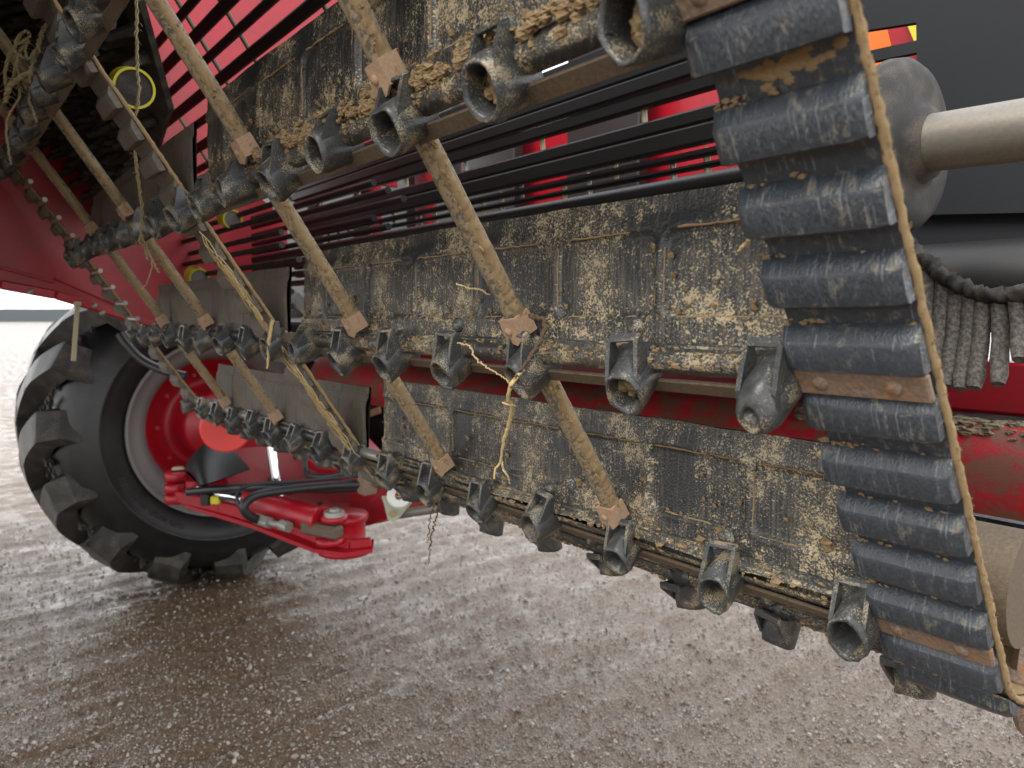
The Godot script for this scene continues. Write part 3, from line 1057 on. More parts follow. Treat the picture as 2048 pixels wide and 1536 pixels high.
# ---------------------------------------------------------------- steering gear and axle on the far side
func make_axle() -> void:
	# main axle tube across the machine
	var axle := thing("axle_tube", "thick red axle tube caked with dry mud behind the flaps", "axle")
	var st := surf()
	var pts := []
	for i in 30:
		pts.append(mac(0.0 + i * 0.105, 1.40, 0.933))
	tube(st, pts, func(i: int, j: int) -> float: return 0.089 + nz.get_noise_2d(i * 30.0, j * 20.0) * 0.0008, 28)
	obj("tube", st, M.red_dirty, axle)
	st = surf()
	rng.seed = 61
	for i in 420:
		var a := rng.randf_range(-0.7, 0.9)
		var q := rng.randf_range(0.004, 0.012)
		clod(st, mac(rng.randf_range(0.0, 0.75), 1.40 + sin(a) * 0.089, 0.933 + cos(a) * 0.089), Vector3(q * 1.6, q * 0.5, q * 1.6), 0.35, 3, 6)
	var mud := obj("mud_cake", st, M.mudbar, axle)
	mud.set_meta("kind", "stuff")
	# chassis rail above it
	var rail := thing("chassis_rail", "red chassis rail running just above the axle tube", "beam")
	st = surf()
	bar(st, mac(-0.4, 1.62, 1.065), mac(3.0, 1.62, 1.065), 0.08, 0.10, 0.006)
	obj("web_plate", st, M.red, rail)
	st = surf()
	bar(st, mac(-0.4, 1.60, 1.008), mac(3.0, 1.60, 1.008), 0.16, 0.012, 0.003)
	obj("flange", st, M.black_dust, rail)

	var hf := thing("hopper_base_plate", "dark sloping hopper base plate above the axle tube", "panel")
	st = surf()
	plate(st, [mac(0.45, 1.06, 1.17), mac(3.1, 1.06, 1.17), mac(3.1, 1.95, 1.23), mac(0.45, 1.95, 1.23)], Vector3(0, 0.012, 0))
	obj("sheet", st, M.black, hf)
	st = surf()
	for w in [0.6, 1.3, 2.0, 2.7]: bar(st, mac(w, 1.08, 1.155), mac(w, 1.93, 1.212), 0.03, 0.03, 0.003)
	obj("rib", st, M.black, hf)

	# knuckle and arm of the steered wheel
	var arm := thing("steering_linkage", "bright red steering linkage reaching from the wheel to a round boss", "linkage")
	st = surf()
	var dd := 2.62
	var low := [sight(338, 990, 2.86), sight(372, 1000, 2.84), sight(455, 1012, 2.76), sight(560, 1040, 2.66), sight(640, 1072, 2.55), sight(700, 1080, 2.48), sight(748, 1078, 2.46), sight(745, 1098, 2.40), sight(690, 1106, 2.38), sight(628, 1098, 2.42), sight(500, 1048, 2.62), sight(380, 1012, 2.80)]
	plate(st, low, Vector3(0, -0.014, 0))
	# side skirt of the arm
	for i in 6:
		var a: Vector3 = [sight(352, 992, 2.82), sight(440, 1012, 2.72), sight(520, 1036, 2.62), sight(590, 1062, 2.54), sight(640, 1078, 2.46), sight(700, 1088, 2.42), sight(742, 1084, 2.42)][i]
		var c: Vector3 = [sight(352, 992, 2.82), sight(440, 1012, 2.72), sight(520, 1036, 2.62), sight(590, 1062, 2.54), sight(640, 1078, 2.46), sight(700, 1088, 2.42), sight(742, 1084, 2.42)][i + 1]
		bar(st, a, c, 0.02, 0.045 if i < 4 else 0.03, 0.003)
	obj("arm_plate", st, M.red, arm)
	st = surf()
	var bc := sight(690, 1058, 2.50)
	lathe(st, [Vector2(0.0, 0.055), Vector2(0.078, 0.055), Vector2(0.083, 0.048), Vector2(0.078, 0.035), Vector2(0.070, 0.025), Vector2(0.070, -0.045), Vector2(0.080, -0.055), Vector2(0.092, -0.060), Vector2(0.092, -0.078), Vector2(0.0, -0.08)], Transform3D(aim(Vector3(0, 1, 0), Vector3.RIGHT), bc), 36)
	obj("boss", st, M.red, arm)
	st = surf()
	var ec := sight(668, 1024, 2.42)
	lathe(st, [Vector2(0.0, 0.012), Vector2(0.016, 0.012), Vector2(0.017, 0.004), Vector2(0.034, 0.003), Vector2(0.036, -0.012), Vector2(0.0, -0.012)], Transform3D(aim(Vector3.UP, Vector3.RIGHT), ec), 20, false)
	obj("pin_cap", st, M.fitting, arm)
	st = surf()
	lathe(st, [Vector2(0.0, 0.012), Vector2(0.040, 0.010), Vector2(0.047, 0.004), Vector2(0.047, -0.012), Vector2(0.0, -0.014)], Transform3D(aim(Vector3.UP, Vector3.RIGHT), sight(668, 1034, 2.43)), 24, true)
	lathe(st, [Vector2(0.0, 0.010), Vector2(0.046, 0.008), Vector2(0.048, -0.010), Vector2(0.0, -0.012)], Transform3D(aim(Vector3.UP, Vector3.RIGHT), sight(660, 1080, 2.42)), 24, true)
	obj("clevis", st, M.red, arm)
	st = surf()
	bar(st, sight(608, 1052, 2.44), sight(680, 1066, 2.38), 0.05, 0.042, 0.008)
	obj("link", st, M.brown_steel, arm)
	# knuckle bosses by the wheel
	for y in [952, 975, 996]:
		st = surf()
		lathe(st, [Vector2(0.0, 0.020), Vector2(0.034, 0.019), Vector2(0.041, 0.012), Vector2(0.041, -0.010), Vector2(0.035, -0.019), Vector2(0.0, -0.02)], Transform3D(aim(Vector3.UP, Vector3.RIGHT), sight(351, y, 2.84)), 24)
		obj("knuckle", st, M.red, arm)
	st = surf()
	lathe(st, [Vector2(0.0, 0.008), Vector2(0.020, 0.007), Vector2(0.024, 0.0)], Transform3D(aim(Vector3.UP, Vector3.RIGHT), sight(356, 938, 2.84)), 18)
	obj("grease_cap", st, M.cream, arm)

	var cyl := thing("steering_cylinder", "faded red hydraulic steering cylinder with a hose fitting on its side", "cylinder")
	st = surf()
	var a0 := sight(392, 975, 2.78)
	var a1 := sight(500, 1002, 2.62)
	var a2 := sight(640, 1040, 2.44)
	tube(st, [a1, a1.lerp(a2, 0.5), a2], 0.046, 24)
	tube(st, [a2 + (a1 - a2).normalized() * 0.005, a2 + (a2 - a1).normalized() * 0.012], 0.050, 24)
	obj("barrel", st, M.red, cyl)
	st = surf()
	tube(st, [a0, a1], 0.024, 18)
	obj("piston_rod", st, M.chrome, cyl)
	st = surf()
	tube(st, [a0 + Vector3(0, 0.03, 0), a0 - Vector3(0, 0.03, 0)], 0.036, 18)
	obj("rod_eye", st, M.red, cyl)
	st = surf()
	tube(st, [sight(514, 1038, 2.50), sight(540, 1046, 2.46)], 0.020, 8)
	tube(st, [sight(540, 1046, 2.46), sight(562, 1050, 2.44)], 0.011, 8)
	tube(st, [sight(562, 1050, 2.44), sight(578, 1054, 2.42)], 0.020, 6)
	obj("hose_fitting", st, M.fitting, cyl)
	st = surf()
	rbox(st, sight(412, 998, 2.70), Vector3(0.035, 0.045, 0.03), 0.004)
	obj("sensor", st, M.black, cyl)
	st = surf()
	rbox(st, sight(432, 1000, 2.68), Vector3(0.034, 0.030, 0.026), 0.004)
	obj("sensor_tag", st, M.yellow, cyl)

	# hoses
	var runs := [
		["black hydraulic hose looping down into the cylinder fitting", [[728, 968, 2.42], [650, 972, 2.46], [560, 982, 2.48], [510, 992, 2.46], [488, 1012, 2.44], [496, 1030, 2.45], [516, 1039, 2.48]], 0.0155],
		["black hydraulic hose running flat to the wheel knuckle", [[728, 975, 2.44], [640, 978, 2.48], [540, 974, 2.56], [440, 978, 2.66], [376, 984, 2.72]], 0.0155],
		["thin black cable curling round the hydraulic hoses", [[700, 954, 2.44], [600, 962, 2.50], [500, 970, 2.54], [474, 988, 2.52], [480, 1016, 2.50], [470, 1000, 2.56], [440, 996, 2.64]], 0.006],
		["black hose hanging behind the upper flaps near the tyre", [[240, 668, 2.62], [255, 690, 2.62], [285, 720, 2.62], [330, 742, 2.6], [372, 752, 2.6]], 0.016],
		["black hose arching under the cups beside the red hub", [[610, 920, 2.62], [614, 948, 2.60], [650, 954, 2.52], [700, 944, 2.44], [740, 930, 2.40]], 0.010]]
	for r in runs:
		st = surf()
		var ps := []
		for p in r[1]: ps.append(sight(p[0], p[1], p[2]))
		tube(st, wobble(ps, 0.0, 40), r[2], 12)
		tag(obj("hydraulic_hose" if r[2] > 0.008 else "cable", st, M.hose), r[0], "hose" if r[2] > 0.008 else "cable")
	var clamp := thing("hose_clamp", "small rusty steel block holding the hose ends under the cups", "clamp")
	st = surf()
	rbox(st, sight(734, 966, 2.42), Vector3(0.05, 0.075, 0.05), 0.004, aim(WX))
	obj("block", st, M.rust, clamp)
	st = surf()
	bar(st, sight(728, 948, 2.44), sight(716, 930, 2.46), 0.03, 0.012, 0.002)
	obj("strap", st, M.steel, clamp)

	# axle housing behind
	var hs := thing("axle_housing", "boxy red axle housing with bolts beside the wheel", "housing")
	st = surf()
	plate(st, [sight(560, 860, 3.0), sight(700, 880, 2.9), sight(772, 960, 2.8), sight(775, 1040, 2.8), sight(700, 1062, 2.85), sight(560, 1050, 3.0), sight(470, 1000, 3.1), sight(430, 900, 3.15)], HX * 0.12 + WX * 0.1)
	obj("casting", st, M.red, hs)
	st = surf()
	plate(st, [sight(700, 975, 2.72), sight(772, 968, 2.64), sight(800, 975, 2.62), sight(793, 1034, 2.60), sight(740, 1050, 2.66), sight(700, 1040, 2.72)], HX * 0.06)
	plate(st, [sight(800, 985, 2.62), sight(905, 990, 2.50), sight(912, 1005, 2.48), sight(800, 1020, 2.60)], HX * 0.05)
	obj("bracket_plate", st, M.red, hs)
	st = surf()
	tube(st, [sight(625, 905, 2.78), sight(655, 930, 2.74), sight(690, 935, 2.72)], 0.05, 20)
	obj("pipe_bend", st, M.red, hs)
	for p in [[540, 960], [592, 915], [640, 1008], [580, 985]]:
		st = surf()
		lathe(st, [Vector2(0.0, 0.014), Vector2(0.011, 0.013), Vector2(0.013, 0.0)], Transform3D(aim(-ray(p[0], p[1])), sight(p[0], p[1], 2.88)), 6, false)
		obj("bolt", st, M.black, hs)
	var ch := thing("chrome_ram", "upright shiny chrome ram beside the red axle housing", "ram")
	st = surf()
	tube(st, [sight(538, 868, 2.60), sight(548, 930, 2.60), sight(560, 1000, 2.60)], 0.017, 20)
	obj("rod", st, M.chrome, ch)
	st = surf()
	tube(st, [sight(560, 1000, 2.60), sight(564, 1022, 2.60)], 0.024, 16)
	obj("collar", st, M.red, ch)

	var rf := thing("round_reflector", "round pale red reflector disc hanging behind the cups", "reflector")
	st = surf()
	lathe(st, [Vector2(0.0, 0.004), Vector2(0.074, 0.004), Vector2(0.080, 0.0), Vector2(0.080, -0.006), Vector2(0.0, -0.006)], Transform3D(aim(-ray(452, 845) + Vector3(0, -0.2, 0)), sight(452, 856, 2.34)), 44, false)
	obj("disc", st, M.reflector, rf)
	st = surf()
	bar(st, sight(452, 846, 2.36), sight(425, 800, 2.5), 0.03, 0.006, 0.001)
	obj("stalk", st, M.black, rf)

	var mf := thing("mud_guard_flap", "curled black rubber flap beside the steering knuckle", "rubber flap")
	var posf := func(i: int, j: int) -> Vector3:
		var t := i / 20.0
		var v := j / 8.0
		var top := sight(lerpf(368, 430, t), lerpf(940, 880, sin(t * PI * 0.5)), 2.8)
		var p := top.lerp(sight(lerpf(395, 486, t), lerpf(966, 945, t), 2.68), v)
		return p + Vector3(0, sin(v * PI) * 0.015, sin(t * PI * 1.3) * 0.06 * (0.4 + v))
	var fm := obj("rubber_sheet", sheet(21, 9, posf, func(i: int, j: int) -> Vector2: return Vector2(i, j) * 0.05, Vector3(0, -0.004, -0.003)), M.black, mf)
	fm.set_meta("label", "black curled sheet")

	# white roller on its hanger
	var gr := thing("guide_roller", "white plastic guide roller on a pale triangular hanger", "roller")
	st = surf()
	plate(st, [sight(763, 993, 2.40), sight(826, 993, 2.40), sight(820, 1008, 2.40), sight(796, 1038, 2.40), sight(786, 1045, 2.40), sight(776, 1040, 2.40), sight(768, 1008, 2.40)], Vector3(0.004, 0, -0.009))
	obj("hanger", st, M.putty, gr)
	st = surf()
	var gx := Transform3D(aim(-ray(798, 984) + Vector3(0, 0.1, 0)), sight(798, 992, 2.385))
	lathe(st, [Vector2(0.014, 0.012), Vector2(0.036, 0.012), Vector2(0.040, 0.008), Vector2(0.040, -0.012), Vector2(0.014, -0.012)], gx, 32, false)
	obj("roller_wheel", st, M.white_plastic, gr)
	for p in [[800, 982, 0.014], [785, 1028, 0.011]]:
		st = surf()
		lathe(st, [Vector2(0.0, 0.022), Vector2(p[2] * 0.9, 0.021), Vector2(p[2], 0.0)], Transform3D(aim(-ray(p[0], p[1])), sight(p[0], p[1], 2.385)), 12, false)
		obj("bolt", st, M.brass, gr)
	var tr := thing("tie_rod", "slim grey steel tie rod reaching out from the guide roller", "rod")
	st = surf()
	tube(st, [sight(790, 1030, 2.45), sight(860, 1019, 2.40), sight(905, 1010, 2.36)], 0.016, 14)
	tube(st, [sight(900, 1011, 2.365), sight(1010, 988, 2.28)], 0.012, 14)
	obj("rod", st, M.shaft, tr)

# ---------------------------------------------------------------- panels, rods and rollers inside the machine
func px_plate(st: SurfaceTool, pts: Array, hh: float, thick := 0.01) -> void:
	var q := []
	for p in pts: q.append(on_h(p[0], p[1], hh))
	plate(st, q, HX * thick)

func make_body() -> void:
	var st: SurfaceTool
	# side wall at the far end of the web
	var wall := thing("side_panel", "large dark red side panel with a folded lower edge above the tyre", "panel")
	st = surf()
	var W0 := 2.5
	var edge := [on_w(-260, 540, W0), on_w(0, 578, W0), on_w(110, 598, W0), on_w(250, 640, W0), on_w(330, 660, W0), on_w(470, 668, W0), on_w(575, 668, W0), on_w(575, 440, W0), on_w(440, 330, W0), on_w(345, 190, W0), on_w(318, -60, W0), on_w(-300, -60, W0)]
	plate(st, edge, WX * 0.006)
	obj("sheet", st, M.red, wall)
	st = surf()
	for i in 4:
		bar(st, edge[i] - WX * 0.012 + Vector3(0, 0.012, 0), edge[i + 1] - WX * 0.012 + Vector3(0, 0.012, 0), 0.032, 0.026, 0.004)
	obj("folded_edge", st, M.red, wall)
	st = surf()
	for i in 3:
		bar(st, edge[i] - WX * 0.004 + Vector3(0, 0.062, 0), edge[i + 1] - WX * 0.004 + Vector3(0, 0.058 - i * 0.01, 0), 0.012, 0.008, 0.002)
	obj("swage", st, M.red, wall)
	for p in [[190, 612], [206, 626], [62, 584]]:
		st = surf()
		lathe(st, [Vector2(0.0, 0.006), Vector2(0.007, 0.005), Vector2(0.009, 0.0)], Transform3D(aim(-WX), on_w(p[0], p[1], W0 - 0.03)), 10)
		obj("rivet", st, M.steel, wall)
	var tie := thing("cable_tie_end", "pale plastic strap end hanging down in front of the tyre", "strap")
	st = surf()
	bar(st, on_w(155, 610, 2.45), on_w(147, 722, 2.43), 0.013, 0.004, 0.001, WX)
	obj("tail", st, M.cream, tie)
	st = surf()
	rbox(st, on_w(155, 608, 2.45), Vector3(0.02, 0.014, 0.012), 0.003, aim(WX))
	obj("head", st, M.cream, tie)

	# daylit red wall beyond the rods, along the machine
	var inner := thing("hopper_wall", "daylit red hopper wall seen through the gaps between black rods", "panel")
	for seg in [[0.50, 1.12, 1.25, 2.1], [1.24, 1.79, 1.22, 2.0], [1.81, 2.55, 1.22, 1.95], [2.62, 3.25, 1.45, 2.3], [3.33, 4.1, 1.5, 2.5], [4.2, 5.2, 1.5, 2.7]]:
		st = surf()
		rbox(st, mac((seg[0] + seg[1]) * 0.5, 1.95, (seg[2] + seg[3]) * 0.5), Vector3(0.02, seg[3] - seg[2], seg[1] - seg[0]), 0.004, aim(WX))
		obj("wall_sheet", st, M.red, inner)
	for q in [[0.4, 1.2], [1.60, 1.94], [2.24, 2.58], [2.66, 2.80], [3.05, 3.30], [3.60, 4.0], [4.2, 5.0]]:
		st = surf()
		rbox(st, mac((q[0] + q[1]) * 0.5, 1.85, 1.75), Vector3(0.05, 1.1, q[1] - q[0]), 0.005, aim(WX))
		obj("post", st, M.black, inner)

	# upright sieving web: rods across the machine, in front of the hopper wall
	var sv := thing("sieving_web", "stack of dark steel sieving rods across the inside of the harvester", "conveyor")
	var bands := [[-40, 10], [22, 66], [74, 112], [116, 150], [154, 184], [214, 246], [250, 290], [299, 314], [325, 336], [349, 384], [388, 436], [440, 470]]
	for bnd in bands:
		var y0 := on_h(1400, bnd[1], 1.0).y
		var y1 := on_h(1400, bnd[0], 1.0).y
		st = surf()
		var yc := (y0 + y1) * 0.5
		var tall := y1 - y0
		bar(st, mac(0.52, 1.0 + 0.004 * (bands.find(bnd) % 3), yc), mac(2.42, 1.0 + 0.004 * (bands.find(bnd) % 3), yc), 0.02, tall, 0.004)
		obj("rod", st, M.black, sv)
	for i in 26:
		var w := 0.60 + i * 0.068
		var yy: float = [1.555, 1.475, 1.455, 1.44][i % 4]
		st = surf()
		bar(st, mac(w, 1.012, yy - 0.022), mac(w + 0.006, 1.012, yy + 0.022), 0.012, 0.010, 0.002)
		obj("rod_clip", st, M.cream if i % 3 != 0 else M.steel, sv)
	# glossy rod bundle nearer the far side
	for i in 9:
		st = surf()
		var y := 1.30 + i * 0.028
		tube(st, [mac(1.45 + (i % 3) * 0.07, 0.86, y), mac(2.42, 0.86, y)], 0.0085, 10)
		obj("thin_rod", st, M.hose, sv)

	for i in 8:
		st = surf()
		var y := 1.225 + i * 0.036
		tube(st, [mac(1.62 + (i % 3) * 0.05, 0.66 + (i % 2) * 0.02, y), mac(2.49, 0.66 + (i % 2) * 0.02, y)], 0.0075, 10)
		obj("thin_rod", st, M.black_dust, sv)
	# overhead rod web, seen against daylight on red
	var ov := thing("overhead_rod_web", "slatted black rod web overhead with red panel showing through", "conveyor")
	for i in 8:
		var u := 0.26 + i * 0.052
		st = surf()
		var a := ORIGIN + WX * 1.0 + UX * u - NX * 0.5
		bar(st, a, ORIGIN + WX * 2.25 + UX * u - NX * 0.5, 0.012, 0.026 if i % 2 == 0 else 0.02, 0.003, UX)
		obj("slat", st, M.black, ov)
	for w in [1.05, 1.42, 1.62, 2.05]:
		st = surf()
		bar(st, ORIGIN + WX * w + UX * 0.2 - NX * 0.512, ORIGIN + WX * w + UX * 0.68 - NX * 0.512, 0.010, 0.009, 0.002, NX)
		obj("cross_rod", st, M.brown_steel, ov)
	var up := thing("upper_red_panel", "bright red panel above the overhead rod web", "panel")
	st = surf()
	rbox(st, mac(2.75, 1.05, 2.25), Vector3(1.1, 1.0, 0.012), 0.004, Basis(HX, Vector3.UP, HX.cross(Vector3.UP)))
	obj("sheet", st, M.red, up)

	# rubber finger belt at the upper far side
	var hb := thing("rubber_finger_belt", "dark rubber finger belt hung with twine at the upper far side", "conveyor")
	var bx := func(w: float, u: float, n: float) -> Vector3: return ORIGIN + WX * w + UX * u + NX * n
	st = surf()
	plate(st, [bx.call(1.75, 0.33, -0.22), bx.call(2.44, 0.33, -0.22), bx.call(2.44, 0.95, -0.22), bx.call(1.10, 0.95, -0.22), bx.call(1.10, 0.58, -0.22), bx.call(1.27, 0.43, -0.22)], -NX * 0.012)
	obj("backing", st, M.black_dust, hb)
	rng.seed = 88
	st = surf()
	lathe(st, [Vector2(0.013, 0.0), Vector2(0.010, 0.02), Vector2(0.008, 0.05), Vector2(0.005, 0.056), Vector2(0.0, 0.057)], Transform3D.IDENTITY, 10)
	var nub := done(st)
	for i in 25:
		for j in 15:
			var w := 1.10 + i * 0.055 + (j % 2) * 0.027
			var u := 0.35 + j * 0.042
			if w < 1.78 and u < 0.34 + (1.78 - w) * 0.21: continue
			if w < 1.27 and u < 0.45 + (1.27 - w) * 0.9: continue
			if w > 2.42: continue
			var o := obj("rubber_finger", nub, M.black_dust, hb)
			o.transform = Transform3D(aim(NX + Vector3(rng.randf_range(-1, 1), rng.randf_range(-1, 1), rng.randf_range(-1, 1)) * 0.25), bx.call(w, u, -0.221))

	var fp := thing("front_cross_panel", "black steel cross panel closing the front of the elevator bay", "panel")
	st = surf()
	plate(st, [mac(0.9, -0.22, 1.32), mac(5.0, -0.22, 1.32), mac(5.0, -0.22, 2.09), mac(0.9, -0.22, 2.09)], -HX * 0.012)
	obj("sheet", st, M.black, fp)

	var yr := thing("yellow_rimmed_roller", "small grey roller end with a yellow rim among dark rods", "roller")
	var yx := Transform3D(aim(-WX + Vector3(0, -0.25, 0)), sight(268, 176, 1.22))
	st = surf()
	lathe(st, [Vector2(0.0, 0.0), Vector2(0.029, 0.0), Vector2(0.030, -0.004)], yx, 36, false)
	obj("face", st, M.black_dust, yr)
	st = surf()
	lathe(st, [Vector2(0.029, -0.002), Vector2(0.029, 0.004), Vector2(0.033, 0.004), Vector2(0.034, -0.04), Vector2(0.029, -0.04)], yx, 36, false)
	obj("yellow_rim", st, M.yellow, yr)

	for q in [["small yellow-ringed roller half hidden behind the upper flight", 464, 438, 1.95, 0.026], ["small yellow-ringed roller just above the middle flight", 398, 556, 2.2, 0.030]]:
		var y2 := thing("yellow_ringed_roller", q[0], "roller")
		var yt := Transform3D(aim(-WX + Vector3(0, -0.2, 0)), sight(q[1], q[2], q[3]))
		st = surf()
		lathe(st, [Vector2(0.0, 0.0), Vector2(q[4] * 0.84, 0.0), Vector2(q[4] * 0.86, -0.004)], yt, 32, false)
		obj("face", st, M.rim, y2)
		st = surf()
		lathe(st, [Vector2(q[4] * 0.84, -0.002), Vector2(q[4] * 0.84, 0.006), Vector2(q[4], 0.006), Vector2(q[4], -0.05), Vector2(q[4] * 0.84, -0.05)], yt, 32, false)
		obj("yellow_rim", st, M.yellow, y2)

	# tank floor high above, which keeps the sky off the works
	var roof := thing("tank_base_plate", "black steel base plate of the tank over the elevator", "panel")
	st = surf()
	plate(st, [mac(0.55, -2.6, 2.1), mac(5.0, -2.6, 2.1), mac(5.0, 0.52, 2.1), mac(0.55, 0.52, 2.1)], Vector3(0, 0.02, 0))
	obj("sheet", st, M.black, roof)

	# right-hand works behind the near belt
	var dr := thing("cleaning_roller", "black rubber flanged roller on a thick grey shaft", "roller")
	var dx := Transform3D(aim(-WX), mac(0.332, 0.82, 1.380))
	st = surf()
	lathe(st, [Vector2(0.0, -0.045), Vector2(0.076, -0.044), Vector2(0.087, -0.036), Vector2(0.091, -0.024), Vector2(0.089, -0.010), Vector2(0.080, -0.001), Vector2(0.066, 0.002), Vector2(0.050, 0.0), Vector2(0.038, 0.004), Vector2(0.036, 0.012), Vector2(0.0, 0.012)], dx, 44)
	obj("flange", st, M.black_dust, dr)
	st = surf()
	tube(st, [mac(0.33, 0.82, 1.380), mac(0.1, 0.82, 1.372), mac(-0.25, 0.82, 1.36)], 0.029, 28)
	obj("shaft", st, M.shaft, dr)
	st = surf()
	tube(st, [mac(0.42, 0.82, 1.38), mac(2.3, 0.82, 1.38)], 0.012, 16)
	obj("core", st, M.black, dr)
	var cur := thing("rubber_curtain", "dull blue-black rubber curtain behind the grey shaft", "curtain")
	st = surf()
	for poly in [[[1640, -60], [2300, -150], [2300, 40], [1832, 45], [1660, 72]], [[1832, 45], [2300, 40], [2300, 420], [1830, 430], [1720, 180], [1835, 160]], [[1690, 112], [1835, 80], [1838, 104], [1700, 132]]]:
		px_plate(st, poly, 1.18, 0.012)
	px_plate(st, [[1740, 420], [2300, 400], [2300, 640], [1830, 640]], 1.20, 0.012)
	obj("sheet", st, M.curtain, cur)
	var mk := thing("marker_board", "orange and red marker board with a yellow edge behind the curtain", "board")
	st = surf()
	px_plate(st, [[1690, 60], [1770, 40], [1790, 120], [1800, 190], [1700, 200]], 1.5, 0.01)
	obj("orange_field", st, M.orange, mk)
	st = surf()
	px_plate(st, [[1771, 40], [1815, 30], [1832, 110], [1800, 190], [1791, 120]], 1.5, 0.01)
	obj("red_field", st, M.red, mk)
	st = surf()
	px_plate(st, [[1806, 30], [1850, 20], [1850, 120], [1832, 92]], 1.48, 0.01)
	obj("yellow_edge", st, M.yellow, mk)

	var fc := thing("rubber_finger_comb", "comb of dusty grey rubber fingers hanging from a frayed band", "comb")
	rng.seed = 93
	var roots := [[1856, 535, 1838, 700], [1888, 560, 1862, 745], [1915, 580, 1892, 772], [1943, 588, 1920, 778], [1966, 592, 1948, 776], [1998, 596, 1996, 768], [2032, 590, 2040, 720], [2062, 580, 2080, 720]]
	for r in roots:
		st = surf()
		var a := on_h(r[0], r[1], 0.98)
		var b := on_h(r[2], r[3], 0.94)
		var ps := []
		for i in 9: ps.append(a.lerp(b, i / 8.0) + HX * sin(i / 8.0 * PI) * 0.006)
		tube(st, ps, func(i: int, j: int) -> float: return (0.0105 if i < 8 else 0.008) + rng.randf_range(-0.0008, 0.0008), 8, true, 0.8)
		obj("rubber_finger", st, M.flap_far, fc)
	st = surf()
	var band := []
	for p in [[1800, 470], [1840, 510], [1880, 545], [1925, 572], [1975, 590], [2030, 588], [2090, 570]]: band.append(on_h(p[0], p[1], 0.97))
	tube(st, wobble(band, 0.002, 40), func(_i: int, _j: int) -> float: return 0.009 + rng.randf_range(-0.003, 0.003), 8)
	obj("frayed_band", st, M.black_dust, fc)
	st = surf()
	tube(st, [mac(0.1, 1.08, 1.24), mac(0.75, 1.08, 1.24)], 0.06, 28)
	obj("drum", st, M.black, fc)

	var lr := thing("lower_roller", "brown dusty belt roller with a pale rim at the foot of the belt", "roller")
	var c: Vector3 = web.transform * Vector3(0.0, ROLL_U, -0.045 - ROLL_R)
	st = surf()
	tube(st, [c + WX * 0.0, c - WX * 0.095], 0.05, 40)
	obj("drum", st, M.brown_steel, lr)
	st = surf()
	var e := sight(2075, 1290, 0.70)
	lathe(st, [Vector2(0.0, 0.0), Vector2(0.062, 0.0), Vector2(0.066, -0.01), Vector2(0.066, -0.12)], Transform3D(aim(-WX), e), 48, false)
	obj("end_sleeve", st, M.brown_steel, lr)
	st = surf()
	lathe(st, [Vector2(0.03, 0.0), Vector2(0.084, 0.0), Vector2(0.088, -0.004), Vector2(0.084, -0.010), Vector2(0.03, -0.010)], Transform3D(aim(-WX), e - WX * 0.012), 48, false)
	obj("rim", st, M.rust, lr)
	var gp := thing("guard_plate", "dark guard plate in the gap between the lower flaps", "plate")
	st = surf()
	px_plate(st, [[640, 790], [800, 800], [800, 925], [640, 900]], 1.62, 0.01)
	obj("sheet", st, M.black, gp)
	st = surf()
	bar(st, on_h(690, 846, 1.55), on_h(760, 820, 1.55), 0.012, 0.03, 0.002)
	obj("stay", st, M.fibre, gp)
	var rl := thing("guide_rail", "black guide rail with a steel lip below the red axle tube", "rail")
	st = surf()
	bar(st, mac(0.0, 1.22, 0.80), mac(0.9, 1.22, 0.80), 0.03, 0.05, 0.004)
	obj("rail", st, M.black, rl)
	st = surf()
	bar(st, mac(0.0, 1.2, 0.765), mac(0.9, 1.2, 0.765), 0.05, 0.010, 0.002)
	obj("lip", st, M.steel, rl)

# ---------------------------------------------------------------- twine, roots and straw
func strand(label: String, pts: Array, r: float, mat: Material, kinks := 0.0009, cat := "twine", group := "") -> void:
	var ps := []
	for p in pts: ps.append(sight(p[0], p[1], p[2]))
	var st := surf()
	var n := pts.size() * 10
	var taper := func(i: int, _j: int) -> float: return r * (1.0 - 0.55 * pow(i / float(n), 3.0)) * rng.randf_range(0.85, 1.15)
	var line := wobble(ps, kinks, n)
	if cat == "twine" and r > 0.0015:
		for k in 3:
			var ply := []
			for i in line.size():
				var an := i * 0.9 + k * TAU / 3.0
				ply.append(line[i] + Vector3(cos(an), sin(an * 0.9) * 0.4, sin(an)) * r * rng.randf_range(0.5, 0.9))
			tube(st, ply, func(i: int, _j: int) -> float: return r * 0.5 * (1.0 - 0.5 * pow(i / float(n), 3.0)) * rng.randf_range(0.7, 1.2), 5)
		for k in 26:
			var p: Vector3 = line[rng.randi() % line.size()]
			var dv := Vector3(rng.randf_range(-1, 1), rng.randf_range(-1, 1), rng.randf_range(-1, 1)) * r * 3.5
			tube(st, [p, p + dv * 0.6, p + dv + Vector3(0, -r, 0)], r * 0.12, 3, false)
	else:
		tube(st, line, taper, 6, true, 0.55 if cat == "straw" else 1.0)
	tag(obj({"twine": "twine_strand", "straw": "straw", "root": "root_strand"}[cat], st, mat), label, cat, group)

